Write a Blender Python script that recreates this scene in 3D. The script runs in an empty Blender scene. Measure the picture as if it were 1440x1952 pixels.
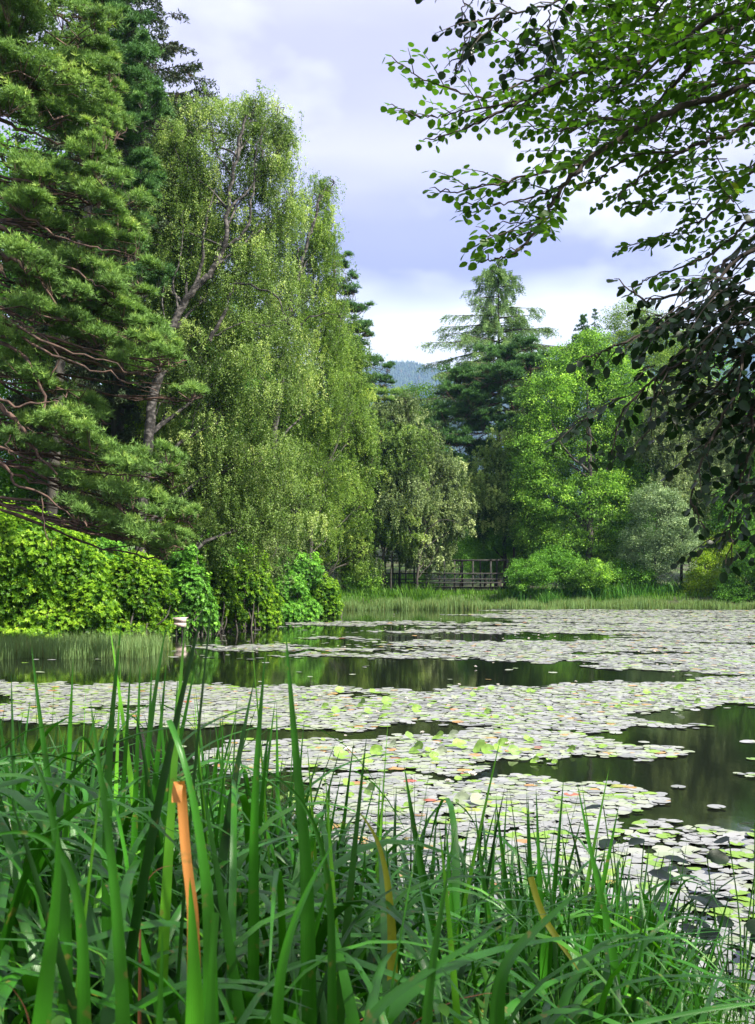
import bpy, math, random
import numpy as np
from mathutils import Vector
random.seed(7); rng = np.random.default_rng(7)
R = math.radians
scene = bpy.context.scene
COL = scene.collection

# ------------------------------------------------------------------ camera, sky, sun, exposure
F = 2100.0; HZ = 1105.0; CH = 2.3            # focal length in photo pixels, horizon row, eye height
cam_d = bpy.data.cameras.new('camera')
cam = bpy.data.objects.new('camera', cam_d); COL.objects.link(cam)
cam.location = (0, 0, CH); cam.rotation_euler = (R(90), 0, 0)
cam_d.sensor_fit = 'VERTICAL'; cam_d.sensor_height = 36.0; cam_d.sensor_width = 36.0
cam_d.lens = F/1952*36.0; cam_d.shift_y = (HZ-976)/1952.0
cam_d.clip_start = 0.1; cam_d.clip_end = 15000
cam_d.dof.use_dof = True; cam_d.dof.focus_distance = 30; cam_d.dof.aperture_fstop = 14.0
scene.camera = cam
scene.view_settings.view_transform = 'Standard'; scene.view_settings.look = 'None'
scene.view_settings.exposure = 1.42; scene.view_settings.gamma = 1.0
scene.render.engine = 'CYCLES'
cy = scene.cycles
cy.use_denoising = True; cy.denoising_prefilter = 'ACCURATE'; cy.denoising_input_passes = 'RGB_ALBEDO_NORMAL'
cy.max_bounces = 6; cy.diffuse_bounces = 3; cy.glossy_bounces = 3; cy.transmission_bounces = 3
cy.transparent_max_bounces = 4; cy.volume_bounces = 0; cy.sample_clamp_indirect = 4.0
cy.caustics_reflective = False; cy.caustics_refractive = False

SUN_EL, SUN_AZ = 47.0, 122.0                  # azimuth clockwise from +Y (view direction)
sd = Vector((math.sin(R(SUN_AZ))*math.cos(R(SUN_EL)), math.cos(R(SUN_AZ))*math.cos(R(SUN_EL)), math.sin(R(SUN_EL))))
sun_d = bpy.data.lights.new('sun', 'SUN'); sun_d.energy = 5.0; sun_d.angle = R(0.6); sun_d.color = (1.0, 0.94, 0.82)
sun = bpy.data.objects.new('sun', sun_d); COL.objects.link(sun)
sun.rotation_euler = (-sd).to_track_quat('-Z', 'Y').to_euler(); sun.location = (40, 10, 60)

world = bpy.data.worlds.new('World'); scene.world = world; world.use_nodes = True
wt = world.node_tree; wt.nodes.clear()
def N(t, typ, **kw):
    n = t.nodes.new(typ)
    for k, v in kw.items(): setattr(n, k, v)
    return n
def L(t, a, b): t.links.new(a, b)
def ramp(t, stops, interp='LINEAR'):
    n = t.nodes.new('ShaderNodeValToRGB'); n.color_ramp.interpolation = interp
    e = n.color_ramp.elements
    while len(e) > 1: e.remove(e[-1])
    e[0].position = stops[0][0]; e[0].color = (*stops[0][1], 1)
    for p, c in stops[1:]:
        x = e.new(p); x.color = (*c, 1)
    return n
sky = N(wt, 'ShaderNodeTexSky', sky_type='NISHITA', sun_disc=False)
sky.sun_elevation = R(SUN_EL); sky.sun_rotation = R(SUN_AZ); sky.air_density = 1.0; sky.dust_density = 1.5
bg1 = N(wt, 'ShaderNodeBackground'); bg1.inputs[1].default_value = 0.12; L(wt, sky.outputs[0], bg1.inputs[0])
tc = N(wt, 'ShaderNodeTexCoord')
sep = N(wt, 'ShaderNodeSeparateXYZ'); L(wt, tc.outputs['Generated'], sep.inputs[0])
mp = N(wt, 'ShaderNodeMapping'); mp.inputs['Scale'].default_value = (1.0, 1.0, 2.6); mp.inputs['Location'].default_value = (0.35, 0.0, 0.1)
L(wt, tc.outputs['Generated'], mp.inputs[0])
n1 = N(wt, 'ShaderNodeTexNoise'); n1.inputs['Scale'].default_value = 2.6; n1.inputs['Detail'].default_value = 4; n1.inputs['Roughness'].default_value = 0.45
L(wt, mp.outputs[0], n1.inputs[0])
# height in the sky, wobbled by the noise, drives the cloud layers: bright gap low down, slate band, pale deck above
ma = N(wt, 'ShaderNodeMath', operation='MULTIPLY_ADD'); L(wt, n1.outputs[0], ma.inputs[0]); ma.inputs[1].default_value = 0.26; L(wt, sep.outputs['Z'], ma.inputs[2])
cr = ramp(wt, [(0.0, (1.2, 1.22, 1.3)), (0.355, (1.2, 1.22, 1.3)), (0.40, (0.47, 0.46, 0.84)), (0.46, (0.53, 0.52, 0.89)),
               (0.51, (0.87, 0.83, 1.06)), (0.58, (0.67, 0.64, .94)), (0.66, (1.1, 1.06, 1.2)), (0.80, (0.91, 0.88, 1.1)), (1.0, (0.98, 0.99, 1.05))])
L(wt, ma.outputs[0], cr.inputs[0])
n2 = N(wt, 'ShaderNodeTexNoise'); n2.inputs['Scale'].default_value = 3.4; n2.inputs['Detail'].default_value = 5
mp2 = N(wt, 'ShaderNodeMapping'); mp2.inputs['Scale'].default_value = (1, 1, 1.7); mp2.inputs['Location'].default_value = (2.3, 1.0, 0.4)
L(wt, tc.outputs['Generated'], mp2.inputs[0]); L(wt, mp2.outputs[0], n2.inputs[0])
cr2 = ramp(wt, [(0.45, (0, 0, 0)), (0.57, (1, 1, 1))]); L(wt, n2.outputs[0], cr2.inputs[0])
mx = N(wt, 'ShaderNodeMixRGB'); L(wt, cr2.outputs[0], mx.inputs[0]); L(wt, cr.outputs[0], mx.inputs[1]); mx.inputs[2].default_value = (1.16, 1.15, 1.32, 1)
bg2 = N(wt, 'ShaderNodeBackground'); bg2.inputs[1].default_value = 0.44; L(wt, mx.outputs[0], bg2.inputs[0])
ms = N(wt, 'ShaderNodeMixShader'); ms.inputs[0].default_value = 0.93
L(wt, bg1.outputs[0], ms.inputs[1]); L(wt, bg2.outputs[0], ms.inputs[2])
wo = N(wt, 'ShaderNodeOutputWorld'); L(wt, ms.outputs[0], wo.inputs[0])

# ------------------------------------------------------------------ materials
def mat(name):
    m = bpy.data.materials.new(name); m.use_nodes = True; m.node_tree.nodes.clear(); return m, m.node_tree
def leaf_mat(name, cols, rough=0.5, transl=0.35, spec=0.35, tboost=1.5, noise=0.0, nscale=1.0):
    """cols: list of (position, colour) read by the per-leaf random 'tint'."""
    m, t = mat(name)
    at = N(t, 'ShaderNodeAttribute', attribute_name='tint')
    c = ramp(t, cols); L(t, at.outputs['Fac'], c.inputs[0]); col = c.outputs[0]
    if noise:
        g = N(t, 'ShaderNodeTexCoord'); nn = N(t, 'ShaderNodeTexNoise'); nn.inputs['Scale'].default_value = nscale
        L(t, g.outputs['Object'], nn.inputs[0])
        ad = N(t, 'ShaderNodeMath', operation='MULTIPLY_ADD'); L(t, nn.outputs[0], ad.inputs[0]); ad.inputs[1].default_value = noise
        sb = N(t, 'ShaderNodeMath', operation='SUBTRACT'); L(t, at.outputs['Fac'], sb.inputs[0]); sb.inputs[1].default_value = noise*0.5
        L(t, sb.outputs[0], ad.inputs[2]); L(t, ad.outputs[0], c.inputs[0])
    p = N(t, 'ShaderNodeBsdfPrincipled'); L(t, col, p.inputs['Base Color']); p.inputs['Roughness'].default_value = rough
    p.inputs['Specular IOR Level'].default_value = spec*.45
    tr = N(t, 'ShaderNodeBsdfTranslucent')
    h = N(t, 'ShaderNodeMixRGB', blend_type='MULTIPLY'); h.inputs[0].default_value = 1; L(t, col, h.inputs[1]); h.inputs[2].default_value = (tboost*1.1, tboost*1.12, tboost*0.55, 1)
    L(t, h.outputs[0], tr.inputs[0])
    mi = N(t, 'ShaderNodeMixShader'); mi.inputs[0].default_value = transl; L(t, p.outputs[0], mi.inputs[1]); L(t, tr.outputs[0], mi.inputs[2])
    o = N(t, 'ShaderNodeOutputMaterial'); L(t, mi.outputs[0], o.inputs[0]); return m
def bark_mat(name, a, b, scale=4, patch=None, rough=0.9):
    m, t = mat(name)
    g = N(t, 'ShaderNodeTexCoord'); mpp = N(t, 'ShaderNodeMapping'); mpp.inputs['Scale'].default_value = (1, 1, 0.35 if patch is None else 1.6); L(t, g.outputs['Object'], mpp.inputs[0])
    nn = N(t, 'ShaderNodeTexNoise'); nn.inputs['Scale'].default_value = scale; nn.inputs['Detail'].default_value = 6; L(t, mpp.outputs[0], nn.inputs[0])
    st = [(0.35, a), (0.62, b)]
    if patch: st = [(0.40, a), (0.5, b), (0.6, patch)]
    c = ramp(t, st); L(t, nn.outputs[0], c.inputs[0])
    p = N(t, 'ShaderNodeBsdfPrincipled'); L(t, c.outputs[0], p.inputs['Base Color']); p.inputs['Roughness'].default_value = rough
    bp = N(t, 'ShaderNodeBump'); bp.inputs['Strength'].default_value = 0.6; bp.inputs['Distance'].default_value = 0.03; L(t, nn.outputs[0], bp.inputs['Height']); L(t, bp.outputs[0], p.inputs['Normal'])
    o = N(t, 'ShaderNodeOutputMaterial'); L(t, p.outputs[0], o.inputs[0]); return m

M = {}
M['birch'] = leaf_mat('birch_leaf', [(0, (0.027, 0.055, 0.01)), (0.45, (0.125, 0.213, 0.049)), (0.8, (0.261, 0.375, 0.111)), (1, (0.464, 0.557, 0.203))], .42, .40, .55, 1.5, .5, .35)
M['birch_gold'] = leaf_mat('yellow_birch_leaf', [(0, (0.025, 0.056, 0.008)), (0.45, (0.123, 0.22, 0.038)), (0.85, (0.243, 0.366, 0.077)), (1, (0.388, 0.481, 0.132))], .42, .42, .5, 1.5, .5, .35)
M['willow'] = leaf_mat('willow_leaf', [(0, (0.033, 0.059, 0.021)), (0.5, (0.158, 0.229, 0.087)), (0.85, (0.328, 0.412, 0.185)), (1, (0.55, 0.632, 0.32))], .45, .35, .45, 1.3, .4, .35)
M['greywillow'] = leaf_mat('grey_willow_leaf', [(0, (0.084, 0.147, 0.066)), (0.5, (0.204, 0.302, 0.157)), (0.85, (0.37, 0.508, 0.262)), (1, (0.556, 0.683, 0.379))], .5, .30, .35, 1.2, .3, .4)
M['maple'] = leaf_mat('broad_green_leaf', [(0, (0.03, 0.073, 0.01)), (0.45, (0.128, 0.274, 0.04)), (0.8, (0.268, 0.483, 0.074)), (1, (0.513, 0.765, 0.119))], .45, .38, .4, 1.5, .6, .3)
M['dim'] = leaf_mat('deep_green_leaf', [(0, (0.05, 0.136, 0.017)), (0.5, (0.101, 0.259, 0.031)), (1, (0.193, 0.396, 0.048))], .5, .3, .35, 1.3, .5, .3)
M['lime'] = leaf_mat('lime_leaf', [(0, (0.108, 0.204, 0.018)), (0.5, (0.238, 0.367, 0.027)), (1, (0.367, 0.49, 0.045))], .4, .42, .4, 1.4, .4, .5)
M['pine'] = leaf_mat('pine_needle', [(0, (0.121, 0.094, 0.044)), (0.12, (0.07, 0.123, 0.038)), (0.5, (0.121, 0.233, 0.057)), (0.85, (0.224, 0.363, 0.082)), (1, (0.328, 0.449, 0.101))], .5, .25, .4, 1.3, .4, .5)
M['darkpine'] = leaf_mat('dark_pine_needle', [(0, (0.054, 0.06, 0.023)), (0.2, (0.032, 0.077, 0.026)), (0.6, (0.071, 0.171, 0.048)), (1, (0.133, 0.274, 0.069))], .5, .2, .35, 1.2, .4, .3)
M['fir'] = leaf_mat('fir_needle', [(0, (0.13, 0.091, 0.046)), (0.16, (0.052, 0.058, 0.029)), (0.5, (0.039, 0.065, 0.033)), (1, (0.085, 0.117, 0.052))], .55, .15, .3, 1.2)
M['larch'] = leaf_mat('larch_needle', [(0, (0.09, 0.15, 0.064)), (0.5, (0.17, 0.29, 0.104)), (1, (0.3, 0.44, 0.144))], .5, .3, .3, 1.2, .4, .15)
M['rhodo'] = leaf_mat('rhododendron_leaf', [(0, (0.018, 0.058, 0.007)), (0.3, (0.055, 0.155, 0.011)), (0.65, (0.182, 0.344, 0.019)), (1, (0.327, 0.491, 0.037))], .42, .33, .4, 1.6, .5, .8)
M['rhodo_dark'] = leaf_mat('dark_rhododendron_leaf', [(0, (0.03, 0.096, 0.015)), (0.45, (0.09, 0.256, 0.03)), (1, (0.27, 0.576, 0.06))], .42, .28, .4, 1.4, .5, .8)
M['beech'] = leaf_mat('beech_leaf', [(0, (0.02, 0.061, 0.006)), (0.5, (0.046, 0.122, 0.009)), (0.85, (0.086, 0.182, 0.014)), (1, (0.182, 0.223, 0.026))], .42, .46, .4, 1.5, .3, .8)
M['alder'] = leaf_mat('dark_hanging_leaf', [(0, (0.006, 0.016, 0.008)), (0.5, (0.011, 0.029, 0.012)), (0.9, (0.021, 0.048, 0.018)), (1, (0.048, 0.096, 0.024))], .36, .22, .5, 1.3, .4, 1.0)  # near-black green puts the hanging foliage's shade into its leaf colour
M['reed'] = leaf_mat('sedge_blade', [(0, (0.196, 0.173, 0.063)), (0.2, (0.15, 0.196, 0.063)), (0.6, (0.15, 0.254, 0.09)), (1, (0.23, 0.346, 0.138))], .5, .35, .35, 1.2, .3, .4)
M['grass'] = leaf_mat('lush_grass', [(0, (0.04, 0.096, 0.016)), (0.5, (0.08, 0.192, 0.024)), (1, (0.16, 0.304, 0.04))], .45, .4, .35, 1.4, .4, .4)
M['iris_lush'] = leaf_mat('iris_far', [(0, (.03, .09, .02)), (.5, (.06, .18, .03)), (1, (.12, .28, .05))], .4, .4, .35, 1.4, .4, .4)
M['nettle'] = leaf_mat('nettle_leaf', [(0, (.03, .09, .015)), (.6, (.06, .17, .02)), (1, (.12, .26, .03))], .5, .35, .35, 1.4)
M['bark'] = bark_mat('grey_bark', (.02, .018, .015), (.07, .062, .052), 3)
M['birchbark'] = bark_mat('birch_bark', (.010, .009, .008), (.03, .027, .025), 5, (.11, .10, .095))
M['pinebark'] = bark_mat('pine_bark', (.03, .019, .015), (.12, .07, .053), 5)
M['twig'] = bark_mat('twig_bark', (.05, .035, .028), (.14, .10, .08), 6)
M['darktwig'] = bark_mat('dark_twig_bark', (.018, .014, .011), (.05, .038, .03), 12)
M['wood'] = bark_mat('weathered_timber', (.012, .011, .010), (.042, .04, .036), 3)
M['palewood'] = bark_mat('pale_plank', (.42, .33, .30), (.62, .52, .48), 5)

def iris_mat(name, a, b, edge, gloss=.34):
    m, t = mat(name)
    at = N(t, 'ShaderNodeAttribute', attribute_name='tint'); c = ramp(t, [(0, a), (.75, b), (1, edge)]); L(t, at.outputs['Fac'], c.inputs[0])
    uv = N(t, 'ShaderNodeAttribute', attribute_name='across')     # -1..1 over the width: parallel veins
    w = N(t, 'ShaderNodeMath', operation='MULTIPLY'); L(t, uv.outputs['Fac'], w.inputs[0]); w.inputs[1].default_value = 34
    sn = N(t, 'ShaderNodeMath', operation='SINE'); L(t, w.outputs[0], sn.inputs[0])
    ab = N(t, 'ShaderNodeMath', operation='MULTIPLY_ADD'); L(t, sn.outputs[0], ab.inputs[0]); ab.inputs[1].default_value = .16; ab.inputs[2].default_value = .9
    mu = N(t, 'ShaderNodeVectorMath', operation='SCALE'); L(t, c.outputs[0], mu.inputs[0]); L(t, ab.outputs[0], mu.inputs['Scale'])
    g = N(t, 'ShaderNodeTexCoord'); nn = N(t, 'ShaderNodeTexNoise'); nn.inputs['Scale'].default_value = 9; nn.inputs['Detail'].default_value = 5; L(t, g.outputs['Object'], nn.inputs[0])
    rr = N(t, 'ShaderNodeMath', operation='MULTIPLY_ADD'); L(t, nn.outputs[0], rr.inputs[0]); rr.inputs[1].default_value = .22; rr.inputs[2].default_value = gloss-.08
    p = N(t, 'ShaderNodeBsdfPrincipled'); sp = N(t, 'ShaderNodeTexNoise'); sp.inputs['Scale'].default_value = 38; sp.inputs['Detail'].default_value = 3; L(t, g.outputs['Object'], sp.inputs[0])
    sr = ramp(t, [(.64, (0, 0, 0)), (.72, (.75, .75, .75))]); L(t, sp.outputs[0], sr.inputs[0]); sm_ = N(t, 'ShaderNodeMixRGB'); L(t, sr.outputs[0], sm_.inputs[0]); L(t, mu.outputs[0], sm_.inputs[1]); sm_.inputs[2].default_value = (.16, .12, .03, 1)
    L(t, sm_.outputs[0], p.inputs['Base Color']); L(t, rr.outputs[0], p.inputs['Roughness']); p.inputs['Specular IOR Level'].default_value = .5
    bp = N(t, 'ShaderNodeBump'); bp.inputs['Strength'].default_value = .2; bp.inputs['Distance'].default_value = .002; L(t, sn.outputs[0], bp.inputs['Height']); L(t, bp.outputs[0], p.inputs['Normal'])
    tr = N(t, 'ShaderNodeBsdfTranslucent'); h = N(t, 'ShaderNodeMixRGB', blend_type='MULTIPLY'); h.inputs[0].default_value = 1; L(t, mu.outputs[0], h.inputs[1]); h.inputs[2].default_value = (1.9, 1.9, .6, 1); L(t, h.outputs[0], tr.inputs[0])
    mi = N(t, 'ShaderNodeMixShader'); mi.inputs[0].default_value = .22; L(t, p.outputs[0], mi.inputs[1]); L(t, tr.outputs[0], mi.inputs[2])
    o = N(t, 'ShaderNodeOutputMaterial'); L(t, mi.outputs[0], o.inputs[0]); return m
M['iris'] = iris_mat('iris_leaf', (.007, .05, .002), (.032, .175, .006), (.12, .36, .02))
M['iris_yellow'] = iris_mat('yellowing_blade', (.20, .24, .02), (.30, .30, .03), (.35, .33, .04))
M['iris_orange'] = iris_mat('dead_orange_blade', (.46, .17, .035), (.52, .21, .05), (.55, .29, .12), .6)
M['iris_brown'] = iris_mat('brown_blade', (.16, .05, .025), (.24, .09, .04), (.30, .14, .07), .6)

def pad_mat():
    m, t = mat('lily_pad_skin')
    at = N(t, 'ShaderNodeAttribute', attribute_name='tint')
    c = ramp(t, [(0, (.15, .16, .155)), (.5, (.25, .255, .26)), (.74, (.25, .28, .20)), (.88, (.20, .24, .15)), (.915, (.12, .22, .03)), (.975, (.19, .32, .04)), (.985, (.30, .15, .06)), (.994, (.36, .25, .08)), (1, (.30, .09, .06))])  # grey stops carry sky glare painted in; green and rust are leaf colour
    L(t, at.outputs['Fac'], c.inputs[0])
    p = N(t, 'ShaderNodeBsdfPrincipled'); L(t, c.outputs[0], p.inputs['Base Color'])
    g = N(t, 'ShaderNodeTexCoord'); nn = N(t, 'ShaderNodeTexNoise'); nn.inputs['Scale'].default_value = 14; nn.inputs['Detail'].default_value = 4; L(t, g.outputs['Object'], nn.inputs[0])
    rr = N(t, 'ShaderNodeMath', operation='MULTIPLY_ADD'); L(t, nn.outputs[0], rr.inputs[0]); rr.inputs[1].default_value = .25; rr.inputs[2].default_value = .3
    L(t, rr.outputs[0], p.inputs['Roughness']); p.inputs['Specular IOR Level'].default_value = .5; p.inputs['IOR'].default_value = 1.45
    bp = N(t, 'ShaderNodeBump'); bp.inputs['Strength'].default_value = .5; bp.inputs['Distance'].default_value = .01; L(t, nn.outputs[0], bp.inputs['Height']); L(t, bp.outputs[0], p.inputs['Normal'])
    o = N(t, 'ShaderNodeOutputMaterial'); L(t, p.outputs[0], o.inputs[0]); return m
M['pad'] = pad_mat()
def plain(name, col, rough=.6, spec=.5, transl=0):
    m, t = mat(name); p = N(t, 'ShaderNodeBsdfPrincipled'); p.inputs['Base Color'].default_value = (*col, 1); p.inputs['Roughness'].default_value = rough; p.inputs['Specular IOR Level'].default_value = spec
    g = N(t, 'ShaderNodeTexCoord'); nn = N(t, 'ShaderNodeTexNoise'); nn.inputs['Scale'].default_value = 20; L(t, g.outputs['Object'], nn.inputs[0])
    c = ramp(t, [(.3, tuple(x*.8 for x in col)), (.7, tuple(min(1, x*1.12) for x in col))]); L(t, nn.outputs[0], c.inputs[0]); L(t, c.outputs[0], p.inputs['Base Color'])
    o = N(t, 'ShaderNodeOutputMaterial'); L(t, p.outputs[0], o.inputs[0]); return m
M['petal'] = plain('lily_petal', (.80, .76, .70), .5)
M['stamen'] = plain('lily_stamen', (.75, .50, .05), .6)

def water_mat():
    m, t = mat('pond_water')
    g = N(t, 'ShaderNodeTexCoord')
    mpp = N(t, 'ShaderNodeMapping'); mpp.inputs['Scale'].default_value = (1, 0.45, 1); L(t, g.outputs['Object'], mpp.inputs[0])
    n_a = N(t, 'ShaderNodeTexNoise'); n_a.inputs['Scale'].default_value = 5.0; n_a.inputs['Detail'].default_value = 3; L(t, mpp.outputs[0], n_a.inputs[0])
    n_b = N(t, 'ShaderNodeTexNoise'); n_b.inputs['Scale'].default_value = 26; n_b.inputs['Detail'].default_value = 2; L(t, mpp.outputs[0], n_b.inputs[0])
    n_c = N(t, 'ShaderNodeTexNoise'); n_c.inputs['Scale'].default_value = 0.11; n_c.inputs['Detail'].default_value = 3
    mp3 = N(t, 'ShaderNodeMapping'); mp3.inputs['Scale'].default_value = (1, 1.5, 1); mp3.inputs['Location'].default_value = (3.1, 1.2, 0); L(t, g.outputs['Object'], mp3.inputs[0]); L(t, mp3.outputs[0], n_c.inputs[0])
    br = ramp(t, [(.56, (0, 0, 0)), (.66, (1, 1, 1))]); L(t, n_c.outputs[0], br.inputs[0])      # breeze patches
    m1 = N(t, 'ShaderNodeMath', operation='MULTIPLY'); L(t, n_b.outputs[0], m1.inputs[0]); L(t, br.outputs[0], m1.inputs[1])
    m2 = N(t, 'ShaderNodeMath', operation='MULTIPLY_ADD'); L(t, n_a.outputs[0], m2.inputs[0]); m2.inputs[1].default_value = .35; L(t, m1.outputs[0], m2.inputs[2])
    bp = N(t, 'ShaderNodeBump'); bp.inputs['Strength'].default_value = .13; bp.inputs['Distance'].default_value = .02; L(t, m2.outputs[0], bp.inputs['Height'])
    p = N(t, 'ShaderNodeBsdfPrincipled'); p.inputs['Base Color'].default_value = (.006, .008, .005, 1); p.inputs['Roughness'].default_value = .05; p.inputs['IOR'].default_value = 1.33
    L(t, bp.outputs[0], p.inputs['Normal'])
    o = N(t, 'ShaderNodeOutputMaterial'); L(t, p.outputs[0], o.inputs[0]); return m
M['water'] = water_mat()
def ground_mat():
    m, t = mat('bank_soil_and_grass')
    g = N(t, 'ShaderNodeNewGeometry'); nn = N(t, 'ShaderNodeTexNoise'); nn.inputs['Scale'].default_value = .5; nn.inputs['Detail'].default_value = 8; L(t, g.outputs['Position'], nn.inputs[0])
    c = ramp(t, [(.35, (.03, .024, .015)), (.5, (.05, .07, .02)), (.62, (.08, .15, .03))]); L(t, nn.outputs[0], c.inputs[0])
    p = N(t, 'ShaderNodeBsdfPrincipled'); L(t, c.outputs[0], p.inputs['Base Color']); p.inputs['Roughness'].default_value = .95
    o = N(t, 'ShaderNodeOutputMaterial'); L(t, p.outputs[0], o.inputs[0]); return m
M['ground'] = ground_mat()
def hill_mat():
    m, t = mat('forested_hill')
    g = N(t, 'ShaderNodeNewGeometry'); nn = N(t, 'ShaderNodeTexNoise'); nn.inputs['Scale'].default_value = .012; nn.inputs['Detail'].default_value = 8; L(t, g.outputs['Position'], nn.inputs[0])
    c = ramp(t, [(.4, (.015, .03, .015)), (.6, (.04, .06, .03))]); L(t, nn.outputs[0], c.inputs[0])
    p = N(t, 'ShaderNodeBsdfPrincipled'); L(t, c.outputs[0], p.inputs['Base Color']); p.inputs['Roughness'].default_value = .95
    o = N(t, 'ShaderNodeOutputMaterial'); L(t, p.outputs[0], o.inputs[0]); return m
M['hill'] = hill_mat()

# ------------------------------------------------------------------ mesh helpers
class Acc:
    """Collects numpy blocks of vertices / faces and links them as ONE mesh."""
    def __init__(s): s.v = []; s.f = {3: [], 4: []}; s.n = 0; s.t = []; s.a = []
    def add(s, V, Fc, tint=None, across=None):
        V = np.asarray(V, float).reshape(-1, 3); Fc = np.asarray(Fc, int)
        if len(V) == 0: return
        s.v.append(V); s.f[Fc.shape[1]].append(Fc+s.n); s.n += len(V)
        s.t.append(np.broadcast_to(.5 if tint is None else tint, (len(V),)).astype(float))
        s.a.append(np.zeros(len(V)) if across is None else np.asarray(across, float))
    def mesh(s, name, m, smooth=False, origin=None):
        V = np.concatenate(s.v)
        if origin is not None: V = V-np.asarray(origin)
        f3 = np.concatenate(s.f[3]) if s.f[3] else np.zeros((0, 3), int); f4 = np.concatenate(s.f[4]) if s.f[4] else np.zeros((0, 4), int)
        me = bpy.data.meshes.new(name); me.vertices.add(len(V)); me.vertices.foreach_set('co', V.astype(np.float32).ravel())
        loops = np.concatenate([f3.ravel(), f4.ravel()]).astype(np.int32)
        me.loops.add(len(loops)); me.loops.foreach_set('vertex_index', loops)
        ls = np.concatenate([np.arange(len(f3))*3, len(f3)*3+np.arange(len(f4))*4]).astype(np.int32)
        me.polygons.add(len(ls)); me.polygons.foreach_set('loop_start', ls)
        me.update(calc_edges=True)
        for nm, arr in (('tint', s.t), ('across', s.a)):
            at = me.attributes.new(nm, 'FLOAT', 'POINT'); at.data.foreach_set('value', np.concatenate(arr).astype(np.float32))
        if smooth: me.polygons.foreach_set('use_smooth', np.ones(len(ls), bool))
        me.materials.append(m); return me
    def obj(s, name, m, parent=None, smooth=False):
        loc = np.zeros(3)
        if parent is not None: loc = np.array(parent.location)
        o = bpy.data.objects.new(name, s.mesh(name, m, smooth, loc)); COL.objects.link(o); o.parent = parent
        return o
def tag(o, label=None, cat=None, group=None, kind=None):
    if label: o['label'] = label
    if cat: o['category'] = cat
    if group: o['group'] = group
    if kind: o['kind'] = kind
    return o
def empty(name, loc, label, cat, group=None):
    o = bpy.data.objects.new(name, None); COL.objects.link(o); o.location = loc; o.empty_display_size = .2
    return tag(o, label, cat, group)
def copy_tree(o, parent=None):
    c = o.copy(); COL.objects.link(c)
    if parent is not None: c.parent = parent
    for ch in list(o.children): copy_tree(ch, c)
    return c
def unit(v): return v/np.maximum(np.linalg.norm(v, axis=-1, keepdims=True), 1e-9)
def rand_dirs(n, zs=1.0):
    d = rng.normal(size=(n, 3)); d[:, 2] *= zs; return unit(d)
def P3(px, py, D): return np.array([(px-720)/F*D, D, CH-(py-HZ)/F*D])
def tint_n(n, mu=.5, sd=.2): return np.clip(rng.normal(mu, sd, n), 0.01, .99)
def leaves(acc, P, u, Ln, W, tint, nrm=None, fold=0.0):
    """diamond leaves at P growing along u; nrm = preferred face normal (jittered)."""
    n = len(P)
    if n == 0: return
    r = rand_dirs(n) if nrm is None else unit(nrm+rng.normal(size=(n, 3))*.35)
    w = unit(np.cross(u, r)); Ln = np.broadcast_to(Ln, (n,))[:, None]; W = np.broadcast_to(W, (n,))[:, None]
    mid = P+u*Ln*.5
    V = np.stack([P, mid+w*W*.5, P+u*Ln, mid-w*W*.5], 1).reshape(-1, 3)
    Fc = np.arange(n*4).reshape(n, 4)
    acc.add(V, Fc, np.repeat(np.broadcast_to(tint, (n,)), 4))
def leaves6(acc, P, u, Ln, W, tint, nrm, fold=.12, droop=.15):
    """rounded, folded leaves (two quads + tip) for near foliage"""
    n = len(P); r = unit(nrm+rng.normal(size=(n, 3))*.30); w = unit(np.cross(u, r)); nn = unit(np.cross(w, u))
    Ln = np.broadcast_to(Ln, (n,))[:, None]; W = np.broadcast_to(W, (n,))[:, None]
    a = P; m1 = P+u*Ln*.5-nn*fold*W; tip = P+u*Ln-nn*Ln*droop
    V = np.stack([a, a+u*Ln*.18+w*W*.40, P+u*Ln*.48+w*W*.52, P+u*Ln*.82+w*W*.33-nn*Ln*droop*.5, tip,
                  P+u*Ln*.82-w*W*.33-nn*Ln*droop*.5, P+u*Ln*.48-w*W*.52, a+u*Ln*.18-w*W*.40, m1], 1).reshape(-1, 3)
    b = np.arange(n)[:, None]*9
    Fc = np.concatenate([b+np.array([[0, 1, 2, 8]]), b+np.array([[8, 2, 3, 4]]), b+np.array([[8, 4, 5, 6]]), b+np.array([[0, 8, 6, 7]])])
    acc.add(V, Fc, np.repeat(np.broadcast_to(tint, (n,)), 9))
def twigs(acc, A, B, ra, rb, tint=.5):
    """vectorised 3-sided prisms from A to B"""
    A = np.asarray(A).reshape(-1, 3); B = np.asarray(B).reshape(-1, 3); n = len(A)
    if n == 0: return
    d = unit(B-A); h = np.tile([0.3, 0.5, 0.81], (n, 1)); u = unit(np.cross(d, h)); v = np.cross(d, u)
    ra = np.broadcast_to(ra, (n,))[:, None]; rb = np.broadcast_to(rb, (n,))[:, None]
    V = []
    for P, r in ((A, ra), (B, rb)):
        for k in range(3):
            a = k*2*math.pi/3; V.append(P+(u*math.cos(a)+v*math.sin(a))*r)
    V = np.stack(V, 1).reshape(-1, 3); b = np.arange(n)[:, None]*6
    Fc = np.concatenate([b+np.array([[k, (k+1) % 3, 3+(k+1) % 3, 3+k]]) for k in range(3)])
    acc.add(V, Fc, tint)
def smooth_path(pts, k=4, wob=0.0):
    pts = np.asarray(pts, float); out = []
    q = np.vstack([2*pts[0]-pts[1], pts, 2*pts[-1]-pts[-2]])
    for i in range(1, len(q)-2):
        for j in range(k):
            t = j/k; p0, p1, p2, p3 = q[i-1:i+3]
            out.append(.5*((2*p1)+(-p0+p2)*t+(2*p0-5*p1+4*p2-p3)*t*t+(-p0+3*p1-3*p2+p3)*t**3))
    out.append(pts[-1]); out = np.array(out)
    if wob: out[1:-1] += rng.normal(size=(len(out)-2, 3))*wob
    return out
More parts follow.
